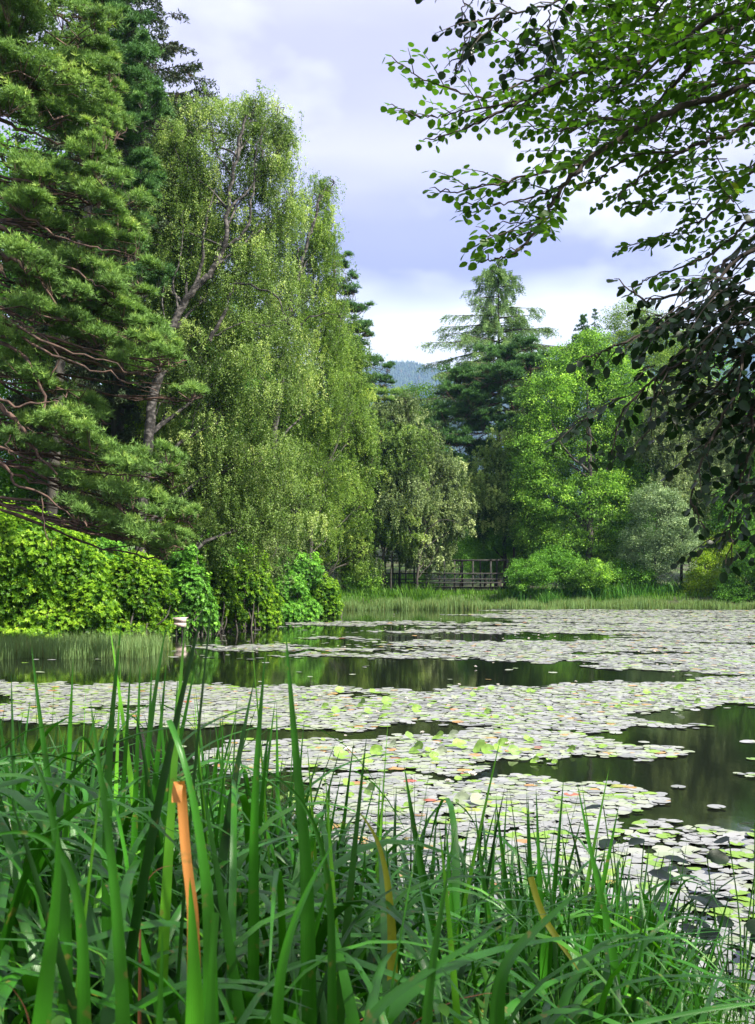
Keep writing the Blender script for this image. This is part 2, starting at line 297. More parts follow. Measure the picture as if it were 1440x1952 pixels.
def tube(acc, pts, r0, r1, sides=7, power=1.0, lump=.08):
    pts = np.asarray(pts, float); n = len(pts); T = unit(np.gradient(pts, axis=0)); V = []
    ref = np.array([.1, .9, .2]) if abs(T[0][2]) > .5 else np.array([0, 0, 1.])
    for i in range(n):
        t = i/(n-1); r = (r0+(r1-r0)*t**power)
        u = np.cross(T[i], ref); u /= np.linalg.norm(u)+1e-9; v = np.cross(T[i], u)
        a = np.arange(sides)*2*math.pi/sides; rr = r*(1+rng.uniform(-lump, lump, sides))
        V.append(pts[i]+np.cos(a)[:, None]*u*rr[:, None]+np.sin(a)[:, None]*v*rr[:, None])
    V = np.concatenate(V); i = np.arange(n-1)[:, None]*sides; k = np.arange(sides)[None, :]
    Fc = np.stack([i+k, i+(k+1) % sides, i+sides+(k+1) % sides, i+sides+k], -1).reshape(-1, 4)
    acc.add(V, Fc)
def box(acc, c, s, rz=0.0, tilt=0.0):
    c = np.array(c, float); s = np.array(s, float)/2
    V = np.array([[x, y, z] for z in (-1, 1) for y in (-1, 1) for x in (-1, 1)], float)*s
    if tilt: V = np.stack([V[:, 0]*math.cos(tilt)-V[:, 2]*math.sin(tilt), V[:, 1], V[:, 0]*math.sin(tilt)+V[:, 2]*math.cos(tilt)], 1)
    V = np.stack([V[:, 0]*math.cos(rz)-V[:, 1]*math.sin(rz), V[:, 0]*math.sin(rz)+V[:, 1]*math.cos(rz), V[:, 2]], 1)+c
    acc.add(V, [[0, 2, 3, 1], [4, 5, 7, 6], [0, 1, 5, 4], [2, 6, 7, 3], [0, 4, 6, 2], [1, 3, 7, 5]])
def ribbons(acc, base, az, length, width, th0, th1, power=1.6, segs=12, twist=0.0, fold=.25, tint=.5, flat2=False, tipw=.0, bend=None):
    """many curved blades at once: lean goes from th0 to th1 along the blade; az = direction it leans to; twist turns the face."""
    n = len(base); az = np.broadcast_to(az, (n,)); tw = np.broadcast_to(twist, (n,))
    length = np.broadcast_to(length, (n,)); width = np.broadcast_to(width, (n,)); power = np.broadcast_to(power, (n,))
    hx = np.stack([np.cos(az), np.sin(az), np.zeros(n)], 1); up = np.array([0, 0, 1.]); side = np.stack([-np.sin(az), np.cos(az), np.zeros(n)], 1)
    P = np.array(base, float); rows = []; cnt = segs+1
    for i in range(cnt):
        t = i/segs; th = th0+(th1-th0)*(t**power if bend is None else np.where(bend > 0, .12*t+.88/(1+np.exp(-(t-bend)*13)), t**power))
        T = hx*np.sin(th)[:, None]+up*np.cos(th)[:, None]; Nn = hx*np.cos(th)[:, None]-up*np.sin(th)[:, None]
        tt = tw*(1-.3*t); wd = side*np.cos(tt)[:, None]+Nn*np.sin(tt)[:, None]; nn = np.cross(T, wd)
        prof = (0.75+.25*min(1, t*4))*(1-max(0, t-.45)/.55)**.75 if t < 1 else tipw
        w = (width*prof)[:, None]
        if flat2: rows.append(np.stack([P-wd*w*.5, P+wd*w*.5], 1))
        else: rows.append(np.stack([P-wd*w*.5, P+nn*w*fold, P+wd*w*.5], 1))
        P = P+T*(length/segs)[:, None]
    k = 2 if flat2 else 3
    V = np.stack(rows, 1)                      # n, cnt, k, 3
    b = (np.arange(n)*cnt*k)[:, None, None]; i = (np.arange(segs)*k)[None, :, None]; j = np.arange(k-1)[None, None, :]
    a0 = b+i+j; Fc = np.stack([a0, a0+1, a0+1+k, a0+k], -1).reshape(-1, 4)
    ac = np.tile(np.array([-1, 1.]) if flat2 else np.array([-1, 0, 1.]), n*cnt)
    acc.add(V.reshape(-1, 3), Fc, np.repeat(np.broadcast_to(tint, (n,)), cnt*k), ac)

# ------------------------------------------------------------------ pond outline and ground
POND = np.array([(9, 2.4), (5, 2.6), (3.1, 3.1), (2.1, 3.9), (1.75, 4.8), (1.1, 5.5), (0.2, 6.0), (-1.2, 6.6), (-2.8, 8), (-6, 11), (-12, 15), (-18, 24), (-15.5, 32), (-10.3, 38), (-8.6, 43.5),
                 (-6.5, 53), (-4.9, 62), (-2.9, 72), (-3.4, 80), (-3, 89), (5, 91), (14, 91), (24, 88), (33, 84), (42, 72), (46, 52), (40, 32), (28, 16), (16, 7)])
def pond_dist(x, y):
    """signed distance to the shore: positive on land"""
    x = np.asarray(x, float); y = np.asarray(y, float); d = np.full(x.shape, 1e9); ins = np.zeros(x.shape, bool); n = len(POND)
    for i in range(n):
        a = POND[i]; b = POND[(i+1) % n]; e = b-a
        t = np.clip(((x-a[0])*e[0]+(y-a[1])*e[1])/(e@e), 0, 1)
        d = np.minimum(d, np.hypot(x-a[0]-t*e[0], y-a[1]-t*e[1]))
        c = ((a[1] > y) != (b[1] > y)) & (x < (b[0]-a[0])*(y-a[1])/(b[1]-a[1]+1e-12)+a[0]); ins ^= c
    return np.where(ins, -d, d)
def ground_z(x, y):
    x = np.asarray(x, float); y = np.asarray(y, float); d = pond_dist(x, y)
    near = np.clip(1-(np.hypot(x, y-1))/18, 0, 1)
    z = np.where(d < 0, np.maximum(d*.45, -1.3), np.minimum(d, 4)*.25)
    land = np.clip(d-7, 0, None)
    z = z+land*.06*np.clip((y-10)/30, 0, 1)*(x < 5)+np.clip(y-115, 0, 200)*.10*(d > 0)+np.clip(x-52, 0, 200)*.08*(d > 0)
    return z+.04*np.sin(x*2.1+y)*np.sin(y*1.7)*(d > -.5)
gx = np.concatenate([-np.geomspace(3000, 60, 14), np.linspace(-50, -10.5, 50), np.arange(-10, 10, .25), np.linspace(10.5, 60, 60), np.geomspace(70, 3000, 14)])
gy = np.concatenate([-np.geomspace(3000, 8, 12), np.arange(-6, 12, .25), np.linspace(12.5, 150, 150), np.geomspace(155, 3500, 20)])
X, Y = np.meshgrid(gx, gy); Z = ground_z(X, Y); Z = np.where((abs(X) > 200) | (Y > 320) | (Y < -100), np.minimum(Z, 8), Z)
acc = Acc(); ny, nx = X.shape; idx = np.arange(nx*ny).reshape(ny, nx)
acc.add(np.stack([X, Y, Z], -1).reshape(-1, 3), np.stack([idx[:-1, :-1], idx[:-1, 1:], idx[1:, 1:], idx[1:, :-1]], -1).reshape(-1, 4))
tag(acc.obj('ground', M['ground'], smooth=True), 'earth and grass banks around the lily pond', kind='structure')
acc = Acc(); wx = np.linspace(-30, 60, 10); wy = np.linspace(0, 100, 10)
XX, YY = np.meshgrid(wx, wy); idx = np.arange(100).reshape(10, 10)
acc.add(np.stack([XX, YY, 0*XX], -1).reshape(-1, 3), np.stack([idx[:-1, :-1], idx[:-1, 1:], idx[1:, 1:], idx[1:, :-1]], -1).reshape(-1, 4))
tag(acc.obj('pond_water', M['water']), 'dark still pond water reflecting the wood and the sky', kind='structure')
def gz(x, y): return float(ground_z(np.array([x]), np.array([y]))[0])

# ------------------------------------------------------------------ trees
def lobe_pts(c, r, n, shell=.62, upbias=.25):
    d = rand_dirs(n); d[:, 2] += upbias; d = unit(d)
    rad = shell+(1.06-shell)*rng.random(n)**.7
    return c+d*np.array(r)*rad[:, None]
def lobes3(D, L_, depth=.8, djit=.25):
    out = []
    for (px, py, rx, ry) in L_:
        rX = rx*D/F; rZ = ry*D/F; c = P3(px, py, D); c[1] += rng.uniform(-djit, djit)*rX*1.5
        out.append((c, (rX, max(rX*depth, .6), rZ)))
    return out
def limbs(acc, trunk, lobes, r, taper=.25, twn=14, tr=.012):
    """a limb from the trunk into every lobe, with twigs that fan out to the lobe's skin"""
    for c, rr in lobes:
        zt = c[2]-rr[2]*.7-np.linalg.norm((c-trunk[0])[:2])*.35
        k = int(np.argmin(abs(trunk[:, 2]-zt))); a = trunk[k]
        m = (a+c)/2; m[2] += np.linalg.norm(c-a)*.06
        path = smooth_path([a, m+rng.normal(size=3)*.15, c, c+np.array([rng.uniform(-.3, .3), rng.uniform(-.2, .2), .5])*rr[2]], 4, .05)
        tube(acc, path, r*(.25+.5*(1-k/len(trunk))), r*.05, 6)
        ends = lobe_pts(c, np.array(rr)*.9, twn); sidx = rng.integers(len(path)//3, len(path), twn)
        st = path[sidx]; mid = (st+ends)/2+rng.normal(size=(twn, 3))*.12+np.array([0, 0, .15])
        twigs(acc, st, mid, tr*2, tr*1.4); twigs(acc, mid, ends, tr*1.4, tr*.5)
def tree_root(name, trunk0, label, cat='tree', group=None):
    g = gz(trunk0[0], trunk0[1]); return empty(name, (float(trunk0[0]), float(trunk0[1]), g-.05), label, cat, group)
def trunk_path(pts, D, dj=0.0, wob=.05, k=5):
    P = [P3(px, py, D+dj) for px, py in pts]; b = P[0].copy(); b[2] = gz(b[0], b[1])-.1
    if P[0][2] > b[2]+.3: P = [b]+P
    else: P[0] = b
    return smooth_path(P, k, wob)
def weeping_tree(name, label, D, L_, trunk_px, m, bark, r=.22, per=26, ls=.055, strand=(.5, 1.6), n_per_m2=11, group=None, extra=(), dj=0.0, side_r=.09, depth=.8, cover=1.0, tdj=0.0):
    trunk = trunk_path(trunk_px, D, tdj); root = tree_root(name, trunk[0], label, group=group); lb = lobes3(D+dj, L_, depth)
    ta = Acc(); tube(ta, trunk, r, r*.18, 9, 1.0); limbs(ta, trunk, lb, r*.55, twn=16, tr=.012)
    for e in extra: tube(ta, smooth_path([P3(a, b, D+tdj) for a, b in e[0]], 5, .04), e[1], e[1]*.2, 6)
    la = Acc()
    for c, rr in lb:
        area = 4*math.pi*((rr[0]*rr[2]+rr[0]*rr[1]+rr[1]*rr[2])/3)
        ncl = max(4, int(area*n_per_m2*cover/9)); C0 = lobe_pts(c, rr, ncl, .42, .2); csz = rng.uniform(.55, 1.3, ncl); ctint = rng.normal(0, .23, ncl)
        wh = np.repeat(np.arange(ncl), (9*csz).astype(int)+2); ns = len(wh); S = C0[wh]+rng.normal(size=(ns, 3))*(np.array([.21, .21, .13])*(1+.3*rr[0])*csz[wh][:, None])
        st = np.clip(rng.normal((strand[0]+strand[1])/2.4, .3, ns), strand[0]*.6, strand[1])*csz[wh]
        per_ = per; t = rng.random((ns, per_)); drift = rng.normal(size=(ns, 2))*.16
        Pp = S[:, None, :]+np.stack([drift[:, None, 0]*t, drift[:, None, 1]*t, -t*st[:, None]+.12*np.sin(t*3)], -1)+rng.normal(size=(ns, per_, 3))*np.array([.055, .055, .03])
        ct = ctint[wh]+rng.normal(0, .07, ns); tt = np.clip(.5+ct[:, None]+rng.normal(0, .11, (ns, per_)), .01, .99)
        Pp = Pp.reshape(-1, 3); n = len(Pp); u = rand_dirs(n); u[:, 2] = -abs(u[:, 2])-.3; u = unit(u)
        sz = ls*rng.uniform(.7, 1.35, n); leaves(la, Pp, u, sz, sz*.72, tt.reshape(-1))
        k = rng.random(ns) < .35; e = S+np.stack([drift[:, 0], drift[:, 1], -st], -1)
        twigs(ta, S[k], e[k], .006, .003)
    ta.obj('trunk', bark, root, True); la.obj('crown', m, root); return root
def bushy_tree(name, label, D, L_, trunk_px, m, bark, r=.22, clump=.55, per=60, ls=.09, dens=1.0, group=None, flat=.6, depth=.85, cat='tree', up=.35, tdj=0.0, twn=12, limb=True, extra=()):
    trunk = trunk_path(trunk_px, D, tdj); root = tree_root(name, trunk[0], label, cat, group); lb = lobes3(D, L_, depth)
    ta = Acc(); tube(ta, trunk, r, r*.2, 9)
    if limb: limbs(ta, trunk, lb, r*.55, twn=twn, tr=.014)
    for e in extra: tube(ta, smooth_path([P3(a, b, D+tdj) for a, b in e[0]], 5, .04), e[1], e[1]*.2, 6)
    la = Acc()
    for c, rr in lb:
        area = 4*math.pi*((rr[0]*rr[2]+rr[0]*rr[1]+rr[1]*rr[2])/3); nc = max(5, int(area/(clump*clump)*1.15*dens))
        S = lobe_pts(c, rr, nc, .5, up*.5); cs = clump*rng.uniform(.55, 1.25, nc)
        o = unit(S-c)
        q = rng.normal(size=(nc, per, 3))*.45; q[:, :, 2] *= flat; Pp = S[:, None, :]+q*cs[:, None, None]
        Pp[:, :, 2] -= (q[:, :, 0]**2+q[:, :, 1]**2)*cs[:, None]*.25          # clumps droop at their rim
        tt = np.clip(.47+rng.normal(0, .2, nc)[:, None]+rng.normal(0, .16, (nc, per)), .01, .99)
        n = nc*per; Pp = Pp.reshape(-1, 3); oo = np.repeat(o, per, 0); u = unit(rand_dirs(n)+oo*.5+np.array([0, 0, -.25]))
        sz = ls*rng.uniform(.65, 1.35, n); leaves(la, Pp, u, sz, sz*.7, tt.reshape(-1), nrm=unit(oo*.35+np.array([0, 0, up])+rng.normal(size=(n, 3))*.7))
    ta.obj('trunk', bark, root, True); la.obj('crown', m, root); return root
def needle_pads(la, ta, pads, tuft=.10, nper=8, dens=95, width=.016, droop=.0, tintmu=.5):
    """flattened plates of needle tufts; pads: (centre, (rx, ry, rz)); bare twigs under them"""
    for c, rr in pads:
        nb = max(4, int(rr[0]*rr[1]*5)); B = np.stack([rng.normal(size=nb)*.45*rr[0], rng.normal(size=nb)*.45*rr[1], rng.uniform(-.4, .9, nb)*rr[2]], 1)   # sub-clumps
        n = int(math.pi*rr[0]*rr[1]*dens); wh = rng.integers(0, nb, n); cr_ = rng.uniform(.25, .62, nb)*min(1.3, rr[0])
        q = rng.normal(size=(n, 3))*.42; q[:, 2] = abs(q[:, 2])*.75-.12
        Pp = c+B[wh]+q*cr_[wh][:, None]; Pp[:, 2] -= droop*(Pp-c)[:, 0]
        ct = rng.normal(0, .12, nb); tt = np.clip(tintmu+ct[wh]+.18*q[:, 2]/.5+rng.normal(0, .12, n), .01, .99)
        base = np.repeat(Pp, nper, 0); m_ = len(base); axis = unit(np.repeat(q, nper, 0)*np.array([.6, .6, .3])+np.array([0, 0, .55]))
        u = unit(axis*.8+rand_dirs(m_)*.85); ln = tuft*rng.uniform(.7, 1.25, m_)
        w = unit(np.cross(u, rand_dirs(m_)))*width*.5
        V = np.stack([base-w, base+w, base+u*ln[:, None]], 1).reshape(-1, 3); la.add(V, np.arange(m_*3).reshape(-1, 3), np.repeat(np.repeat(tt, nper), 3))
        if ta is not None:
            k = rng.integers(0, n, max(8, n//20)); e = Pp[k]; s = c+B[wh[k]]*np.array([.55, .55, .3])-np.array([0, 0, rr[2]*.7])
            mid = (e+s)/2-np.array([0, 0, .05]); twigs(ta, s, mid, .012, .009); twigs(ta, mid, e, .009, .004)
def pine_tree(name, label, D, pads_px, trunk_px, m, bark, r=.3, group=None, tuft=.11, nper=8, dens=90, width=.018, extra=(), depth=1.0, djit=.6, tdj=0.0, sides=8, jd=0, pdroop=0.0):
    trunk = trunk_path(trunk_px, D, tdj); root = tree_root(name, trunk[0], label, group=group); pads = lobes3(D, pads_px, depth, djit)+[q for k_ in ((-1,) if jd else ()) for q in lobes3(D+jd*k_, [(a_+rng.uniform(-25, 20), b_+rng.uniform(-18, 18), c_*.85, d_*.95) for a_, b_, c_, d_ in pads_px], depth, djit)]
    ta = Acc(); la = Acc(); tube(ta, trunk, r, r*.3, 10)
    for c, rr in pads[:len(pads_px)]:
        k = int(np.argmin(abs(trunk[:, 2]-(c[2]+.15*np.linalg.norm((c-trunk[-1])[:2]))))); a = trunk[k]; dd = c-a
        side = np.cross(dd, [0, 0, 1.]); side = side/(np.linalg.norm(side)+1e-6)
        path = smooth_path([a, a+dd*.35+np.array([0, 0, .25])+side*rng.normal()*.3, a+dd*.7+side*rng.normal()*.25-np.array([0, 0, .2]), c-np.array([0, 0, rr[2]*.8]), c+dd/np.linalg.norm(dd)*rr[0]*.6], 5, .05)
        tube(ta, path, r*.13, r*.03, 6)
        nt = 8; ii = rng.integers(len(path)//4, len(path)-1, nt); st = path[ii]; en = c+rng.normal(size=(nt, 3))*np.array(rr)*.5; en[:, 2] -= rr[2]*.4
        mid = st*.5+en*.5+rng.normal(size=(nt, 3))*.15; twigs(ta, st, mid, .03, .02); twigs(ta, mid, en, .02, .008)
    for e in extra: tube(ta, smooth_path([P3(a, b, D+e[2]) for a, b in e[0]], 5, .04), e[1], e[1]*.25, sides)
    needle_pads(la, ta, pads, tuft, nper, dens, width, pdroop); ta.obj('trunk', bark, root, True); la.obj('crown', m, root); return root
def whorl_conifer(name, label, D, px, top_py, base_py, prof, m, bark, r=.3, step=.8, group=None, droop=.25, ls=.35, hang=.35, nb=7, sag=1.0, root_at=None, irregular=.25, wid=.035, per_m=26, start=0):
    """tall conifer: whorls of branches with hanging sprays. prof: [(fraction from the top, radius m)]"""
    x = (px-720)/F*D; zt = CH-(top_py-HZ)/F*D; zb = CH-(base_py-HZ)/F*D; g = gz(x, D)
    root = empty(name, (x, D, g-.05), label, 'tree', group)
    trunk = smooth_path([(x, D, g-.1), (x+.1, D, g+(zt-g)*.5), (x, D, zt)], 10, .04); ta = Acc(); la = Acc(); tube(ta, trunk, r, .03, 9)
    zz = zt-.25; fr = [p[0] for p in prof]; rd = [p[1] for p in prof]
    while zz > zb:
        f = (zt-zz)/(zt-zb); rad = np.interp(f, fr, rd)
        k = nb if rad > 1 else 5; a0 = rng.random()*6.28
        for j in range(k):
            a = a0+j*2*math.pi/k+rng.normal()*.2; ln = rad*rng.uniform(1-irregular*1.6, 1+irregular)
            if ln < .15: continue
            h = np.array([math.cos(a), math.sin(a), 0]); n = 7; t = np.linspace(0, 1, n)[:, None]
            lift = .18*ln*(1-f)
            pth = np.array([x, D, zz+rng.normal()*.12])+h*t*ln+np.array([0, 0, 1.])*(lift*t-droop*ln*sag*(t**1.6)+droop*.55*ln*np.clip(t-.6, 0, 1)**1.5*2)
            tube(ta, pth, .018+.011*ln, .008, 4)
            ns = max(4, int(ln*9)); ti = rng.uniform(.15, 1, ns); s = np.stack([np.interp(ti, t[:, 0], pth[:, q]) for q in range(3)], 1)
            sd_ = np.where(rng.random(ns) < .5, 1, -1)[:, None]*np.array([-h[1], h[0], 0])*rng.uniform(.3, 1, ns)[:, None]
            e = s+(h*.5+sd_*.55*(1.1-ti)[:, None])*ln*.30*rng.uniform(.5, 1.1, ns)[:, None]; e[:, 2] -= hang*rng.uniform(.3, 1.1, ns)*min(1, ln/2)
            twigs(ta, s, e, .010, .004)
            # needles along branch & sprays
            for (A, B, c0) in ((s, e, max(5, int(per_m*.45))),):
                q = rng.random((ns, c0)); Pn = (A[:, None]*(1-q[..., None])+B[:, None]*q[..., None]).reshape(-1, 3)
                Pn = Pn+rng.normal(size=Pn.shape)*.035
                u = unit(rand_dirs(len(Pn))*.9+h*.6+np.array([0, 0, -.3*hang*2])); l_ = ls*rng.uniform(.5, 1.1, len(Pn))
                leaves(la, Pn, u, l_, wid, np.repeat(tint_n(ns, .5, .17), c0))
        zz -= step*rng.uniform(.7, 1.2)*(.55 if f < .12 else 1)
    ta.obj('trunk', bark, root, True); la.obj('crown', m, root); return root

# ---- left bank
PG = None
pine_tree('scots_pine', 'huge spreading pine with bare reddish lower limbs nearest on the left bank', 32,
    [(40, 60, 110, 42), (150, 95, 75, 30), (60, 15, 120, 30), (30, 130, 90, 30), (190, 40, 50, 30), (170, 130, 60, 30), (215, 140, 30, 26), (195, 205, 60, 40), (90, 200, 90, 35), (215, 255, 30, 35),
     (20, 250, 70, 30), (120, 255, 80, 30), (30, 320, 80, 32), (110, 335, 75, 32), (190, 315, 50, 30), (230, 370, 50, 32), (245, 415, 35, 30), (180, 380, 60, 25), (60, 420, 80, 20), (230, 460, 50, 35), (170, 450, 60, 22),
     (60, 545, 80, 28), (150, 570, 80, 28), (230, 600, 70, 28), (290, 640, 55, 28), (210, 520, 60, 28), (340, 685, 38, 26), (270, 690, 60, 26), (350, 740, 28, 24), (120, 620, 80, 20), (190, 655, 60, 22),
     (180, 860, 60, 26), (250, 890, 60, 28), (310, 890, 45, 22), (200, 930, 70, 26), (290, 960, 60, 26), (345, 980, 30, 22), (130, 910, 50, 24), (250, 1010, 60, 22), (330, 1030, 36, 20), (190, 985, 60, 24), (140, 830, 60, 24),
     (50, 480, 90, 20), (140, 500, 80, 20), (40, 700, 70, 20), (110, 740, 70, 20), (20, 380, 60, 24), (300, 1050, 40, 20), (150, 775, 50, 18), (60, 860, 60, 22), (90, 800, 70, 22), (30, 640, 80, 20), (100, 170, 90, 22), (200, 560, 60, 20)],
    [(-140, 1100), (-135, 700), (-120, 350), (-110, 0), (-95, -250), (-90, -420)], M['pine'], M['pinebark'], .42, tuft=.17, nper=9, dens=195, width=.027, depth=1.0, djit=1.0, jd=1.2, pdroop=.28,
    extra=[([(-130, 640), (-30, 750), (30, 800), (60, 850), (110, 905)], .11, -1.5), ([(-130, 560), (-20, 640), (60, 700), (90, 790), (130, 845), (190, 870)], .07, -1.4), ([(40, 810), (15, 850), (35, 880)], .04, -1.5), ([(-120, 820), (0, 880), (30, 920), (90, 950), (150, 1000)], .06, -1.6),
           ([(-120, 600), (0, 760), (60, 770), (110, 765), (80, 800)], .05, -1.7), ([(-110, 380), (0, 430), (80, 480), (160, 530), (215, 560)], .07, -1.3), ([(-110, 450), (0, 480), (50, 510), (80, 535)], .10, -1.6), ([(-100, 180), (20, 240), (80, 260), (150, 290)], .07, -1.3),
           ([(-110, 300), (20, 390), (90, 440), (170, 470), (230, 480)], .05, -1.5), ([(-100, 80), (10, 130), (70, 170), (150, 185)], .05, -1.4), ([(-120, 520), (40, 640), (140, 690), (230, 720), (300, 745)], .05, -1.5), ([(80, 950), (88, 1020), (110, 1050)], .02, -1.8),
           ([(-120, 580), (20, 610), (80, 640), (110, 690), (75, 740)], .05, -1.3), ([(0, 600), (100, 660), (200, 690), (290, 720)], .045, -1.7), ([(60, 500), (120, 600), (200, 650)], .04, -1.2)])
pine_tree('dark_pine', 'dark blue green pine standing behind the nearest pine, below the cone bearing fir', 42,
    [(200, 30, 45, 30), (250, 70, 45, 28), (270, 110, 45, 28), (255, 150, 45, 28), (230, 190, 50, 28), (270, 200, 40, 26), (240, 240, 50, 30), (280, 160, 40, 26), (215, 110, 40, 28), (290, 240, 35, 24), (240, 290, 50, 26), (250, 340, 40, 26), (215, 0, 50, 30), (200, -50, 60, 34), (240, 30, 40, 26), (270, 360, 40, 30), (250, 420, 50, 30), (260, 480, 50, 30), (260, 540, 60, 30), (200, 150, 50, 30), (210, 250, 50, 30)],
    [(90, 1090), (120, 700), (180, 300), (215, -60)], M['darkpine'], M['bark'], .28, tuft=.19, nper=9, dens=170, width=.034, jd=1.2)
whorl_conifer('cone_bearing_fir', 'tall dark fir with brown cones rising highest behind the left bank pines', 52, 225, -170, 960, [(0, .2), (.1, 1.6), (.22, 3.3), (.36, 4.3), (.65, 5.5), (1, 4.5)], M['fir'], M['bark'], .4, .75, ls=.24, hang=.5, nb=8, per_m=34, wid=.07, droop=.12)
weeping_tree('weeping_birch', 'tall weeping birch with a forked dark trunk leaning over the left shore', 48,
    [(400, 250, 85, 80), (330, 250, 45, 60), (345, 330, 70, 90), (480, 235, 45, 60), (520, 225, 38, 48), (535, 290, 40, 60), (510, 330, 45, 60), (440, 390, 100, 110), (350, 470, 80, 120), (320, 580, 45, 90), (470, 520, 110, 120), (545, 400, 35, 70), (390, 650, 90, 90), (500, 680, 100, 110), (430, 800, 90, 110), (400, 930, 80, 90), (330, 760, 40, 60), (460, 1000, 70, 70), (280, 430, 30, 60), (370, 1050, 50, 50), (290, 350, 40, 60), (300, 520, 50, 80), (300, 660, 50, 70), (340, 870, 60, 70), (500, 880, 80, 90), (560, 980, 60, 70)],
    [(262, 1090), (278, 880), (290, 780), (305, 690), (330, 620), (365, 560), (400, 520), (428, 470), (435, 400), (450, 300), (470, 220)], M['birch'], M['birchbark'], .27, per=44, ls=.066, strand=(.5, 1.5), n_per_m2=13,
    extra=[([(365, 560), (385, 500), (392, 430), (410, 360)], .10), ([(345, 600), (330, 540), (345, 480), (350, 400)], .06), ([(428, 470), (470, 440), (480, 380), (488, 300), (500, 240)], .08), ([(500, 300), (498, 260), (508, 235)], .04), ([(400, 650), (430, 590), (455, 540), (520, 560), (545, 600)], .09), ([(405, 640), (460, 615), (520, 620), (560, 600)], .045), ([(320, 640), (310, 580), (318, 520)], .05), ([(290, 800), (320, 750)], .04)], tdj=-1.5)
weeping_tree('weeping_birch', 'second weeping birch with a pointed top beside the tallest birch', 61,
    [(612, 385, 30, 55), (630, 360, 12, 30), (575, 450, 60, 70), (625, 460, 22, 70), (600, 560, 60, 100), (545, 560, 60, 90), (640, 620, 36, 90), (570, 680, 90, 90), (620, 760, 70, 90), (540, 800, 80, 90), (560, 900, 90, 90), (620, 930, 60, 80), (500, 560, 50, 90)],
    [(485, 1130), (515, 900), (540, 700), (560, 560), (590, 450), (610, 370)], M['birch_gold'], M['birchbark'], .24, per=40, ls=.074, strand=(.5, 1.6), n_per_m2=10, extra=[([(540, 760), (500, 720), (470, 700)], .06), ([(548, 640), (600, 600), (640, 600)], .06)], tdj=-2)
weeping_tree('drooping_birch', 'low wide birch whose yellow green crown overhangs the shore before the bridge', 71,
    [(680, 760, 35, 60), (660, 830, 55, 80), (640, 920, 65, 80), (690, 960, 30, 70), (600, 1010, 70, 70), (660, 1040, 50, 60), (560, 1050, 50, 50), (690, 1060, 25, 40), (690, 820, 22, 50), (640, 700, 45, 70), (668, 700, 36, 60), (600, 850, 70, 80), (700, 880, 20, 60)],
    [(575, 1140), (590, 1060), (600, 950), (640, 850), (665, 760)], M['birch_gold'], M['bark'], .2, per=34, ls=.085, strand=(.3, .95), n_per_m2=13, extra=[([(570, 1110), (610, 1110), (640, 1080), (650, 1040)], .07), ([(590, 1100), (585, 1040), (600, 980)], .06)], tdj=-2.5)
weeping_tree('grey_sallow', 'grey leaved sallow growing under the forked birch', 57,
    [(500, 960, 60, 60), (440, 960, 60, 70), (520, 1040, 50, 50), (450, 1050, 60, 40), (230, 800, 50, 60), (260, 740, 40, 50), (390, 1000, 40, 60)],
    [(470, 1130), (480, 1040), (490, 960)], M['willow'], M['bark'], .14, per=38, ls=.085, strand=(.3, .8), n_per_m2=11, extra=[([(470, 1100), (520, 1060), (540, 1000)], .04)], tdj=-1.5)
bushy_tree('hazel', 'bright leaved young hazel in the gap beside the forked birch trunk', 50,
    [(300, 800, 40, 50), (330, 850, 40, 50), (350, 950, 50, 60), (250, 900, 60, 60), (340, 1050, 60, 40), (180, 900, 60, 60)], [(300, 1080), (310, 900)], M['lime'], M['bark'], .09, clump=.4, per=60, ls=.08)
pine_tree('shore_pine', 'pine with layered plates standing against the pale sky behind the birches', 99,
    [(655, 500, 25, 14), (640, 540, 30, 16), (670, 560, 26, 16), (680, 590, 26, 16), (655, 590, 30, 16), (690, 625, 26, 14), (665, 630, 36, 16), (690, 655, 24, 14), (700, 640, 18, 10), (660, 670, 36, 18), (710, 690, 22, 12), (680, 700, 40, 18), (735, 700, 18, 14), (740, 725, 18, 12), (700, 735, 40, 18), (630, 480, 26, 18), (675, 525, 14, 9), (620, 620, 40, 22), (650, 740, 50, 22)],
    [(655, 1100), (650, 800), (640, 600), (635, 470)], M['darkpine'], M['pinebark'], .28, tuft=.25, nper=8, dens=110, width=.045)
pine_tree('bankside_pine', 'yellow green pine with a broken pinkish limb beyond the drooping birch', 95,
    [(700, 760, 40, 24), (730, 790, 36, 22), (710, 830, 40, 24), (750, 760, 30, 18), (760, 830, 34, 22), (720, 880, 44, 26), (770, 880, 36, 26), (740, 930, 46, 28), (780, 790, 20, 14)],
    [(715, 1120), (715, 900), (720, 760)], M['pine'], M['pinebark'], .2, tuft=.25, nper=8, dens=110, width=.045, extra=[([(700, 850), (725, 840), (760, 862)], .05, -2), ([(705, 850), (703, 890), (720, 880)], .04, -2)])
weeping_tree('silver_willow', 'pale grey green willow leaning out beside the wooden bridge', 95,
    [(740, 800, 40, 40), (850, 900, 45, 40), (868, 960, 36, 32), (775, 770, 30, 26), (790, 830, 50, 40), (760, 890, 60, 60), (830, 900, 40, 50), (780, 960, 70, 60), (850, 950, 30, 40), (740, 1010, 50, 40), (830, 1010, 40, 36), (880, 1005, 24, 24), (800, 1050, 40, 36), (845, 1060, 20, 34), (720, 940, 40, 60), (800, 1010, 40, 44)],
    [(795, 1128), (800, 1060), (812, 1010), (800, 960), (795, 880)], M['willow'], M['bark'], .16, per=34, ls=.12, strand=(.5, 1.4), n_per_m2=9, extra=[([(800, 1060), (780, 1010), (770, 960)], .08), ([(812, 1010), (845, 990), (880, 1000)], .06), ([(745, 1125), (748, 1060), (755, 1000)], .08)], tdj=-1.5)
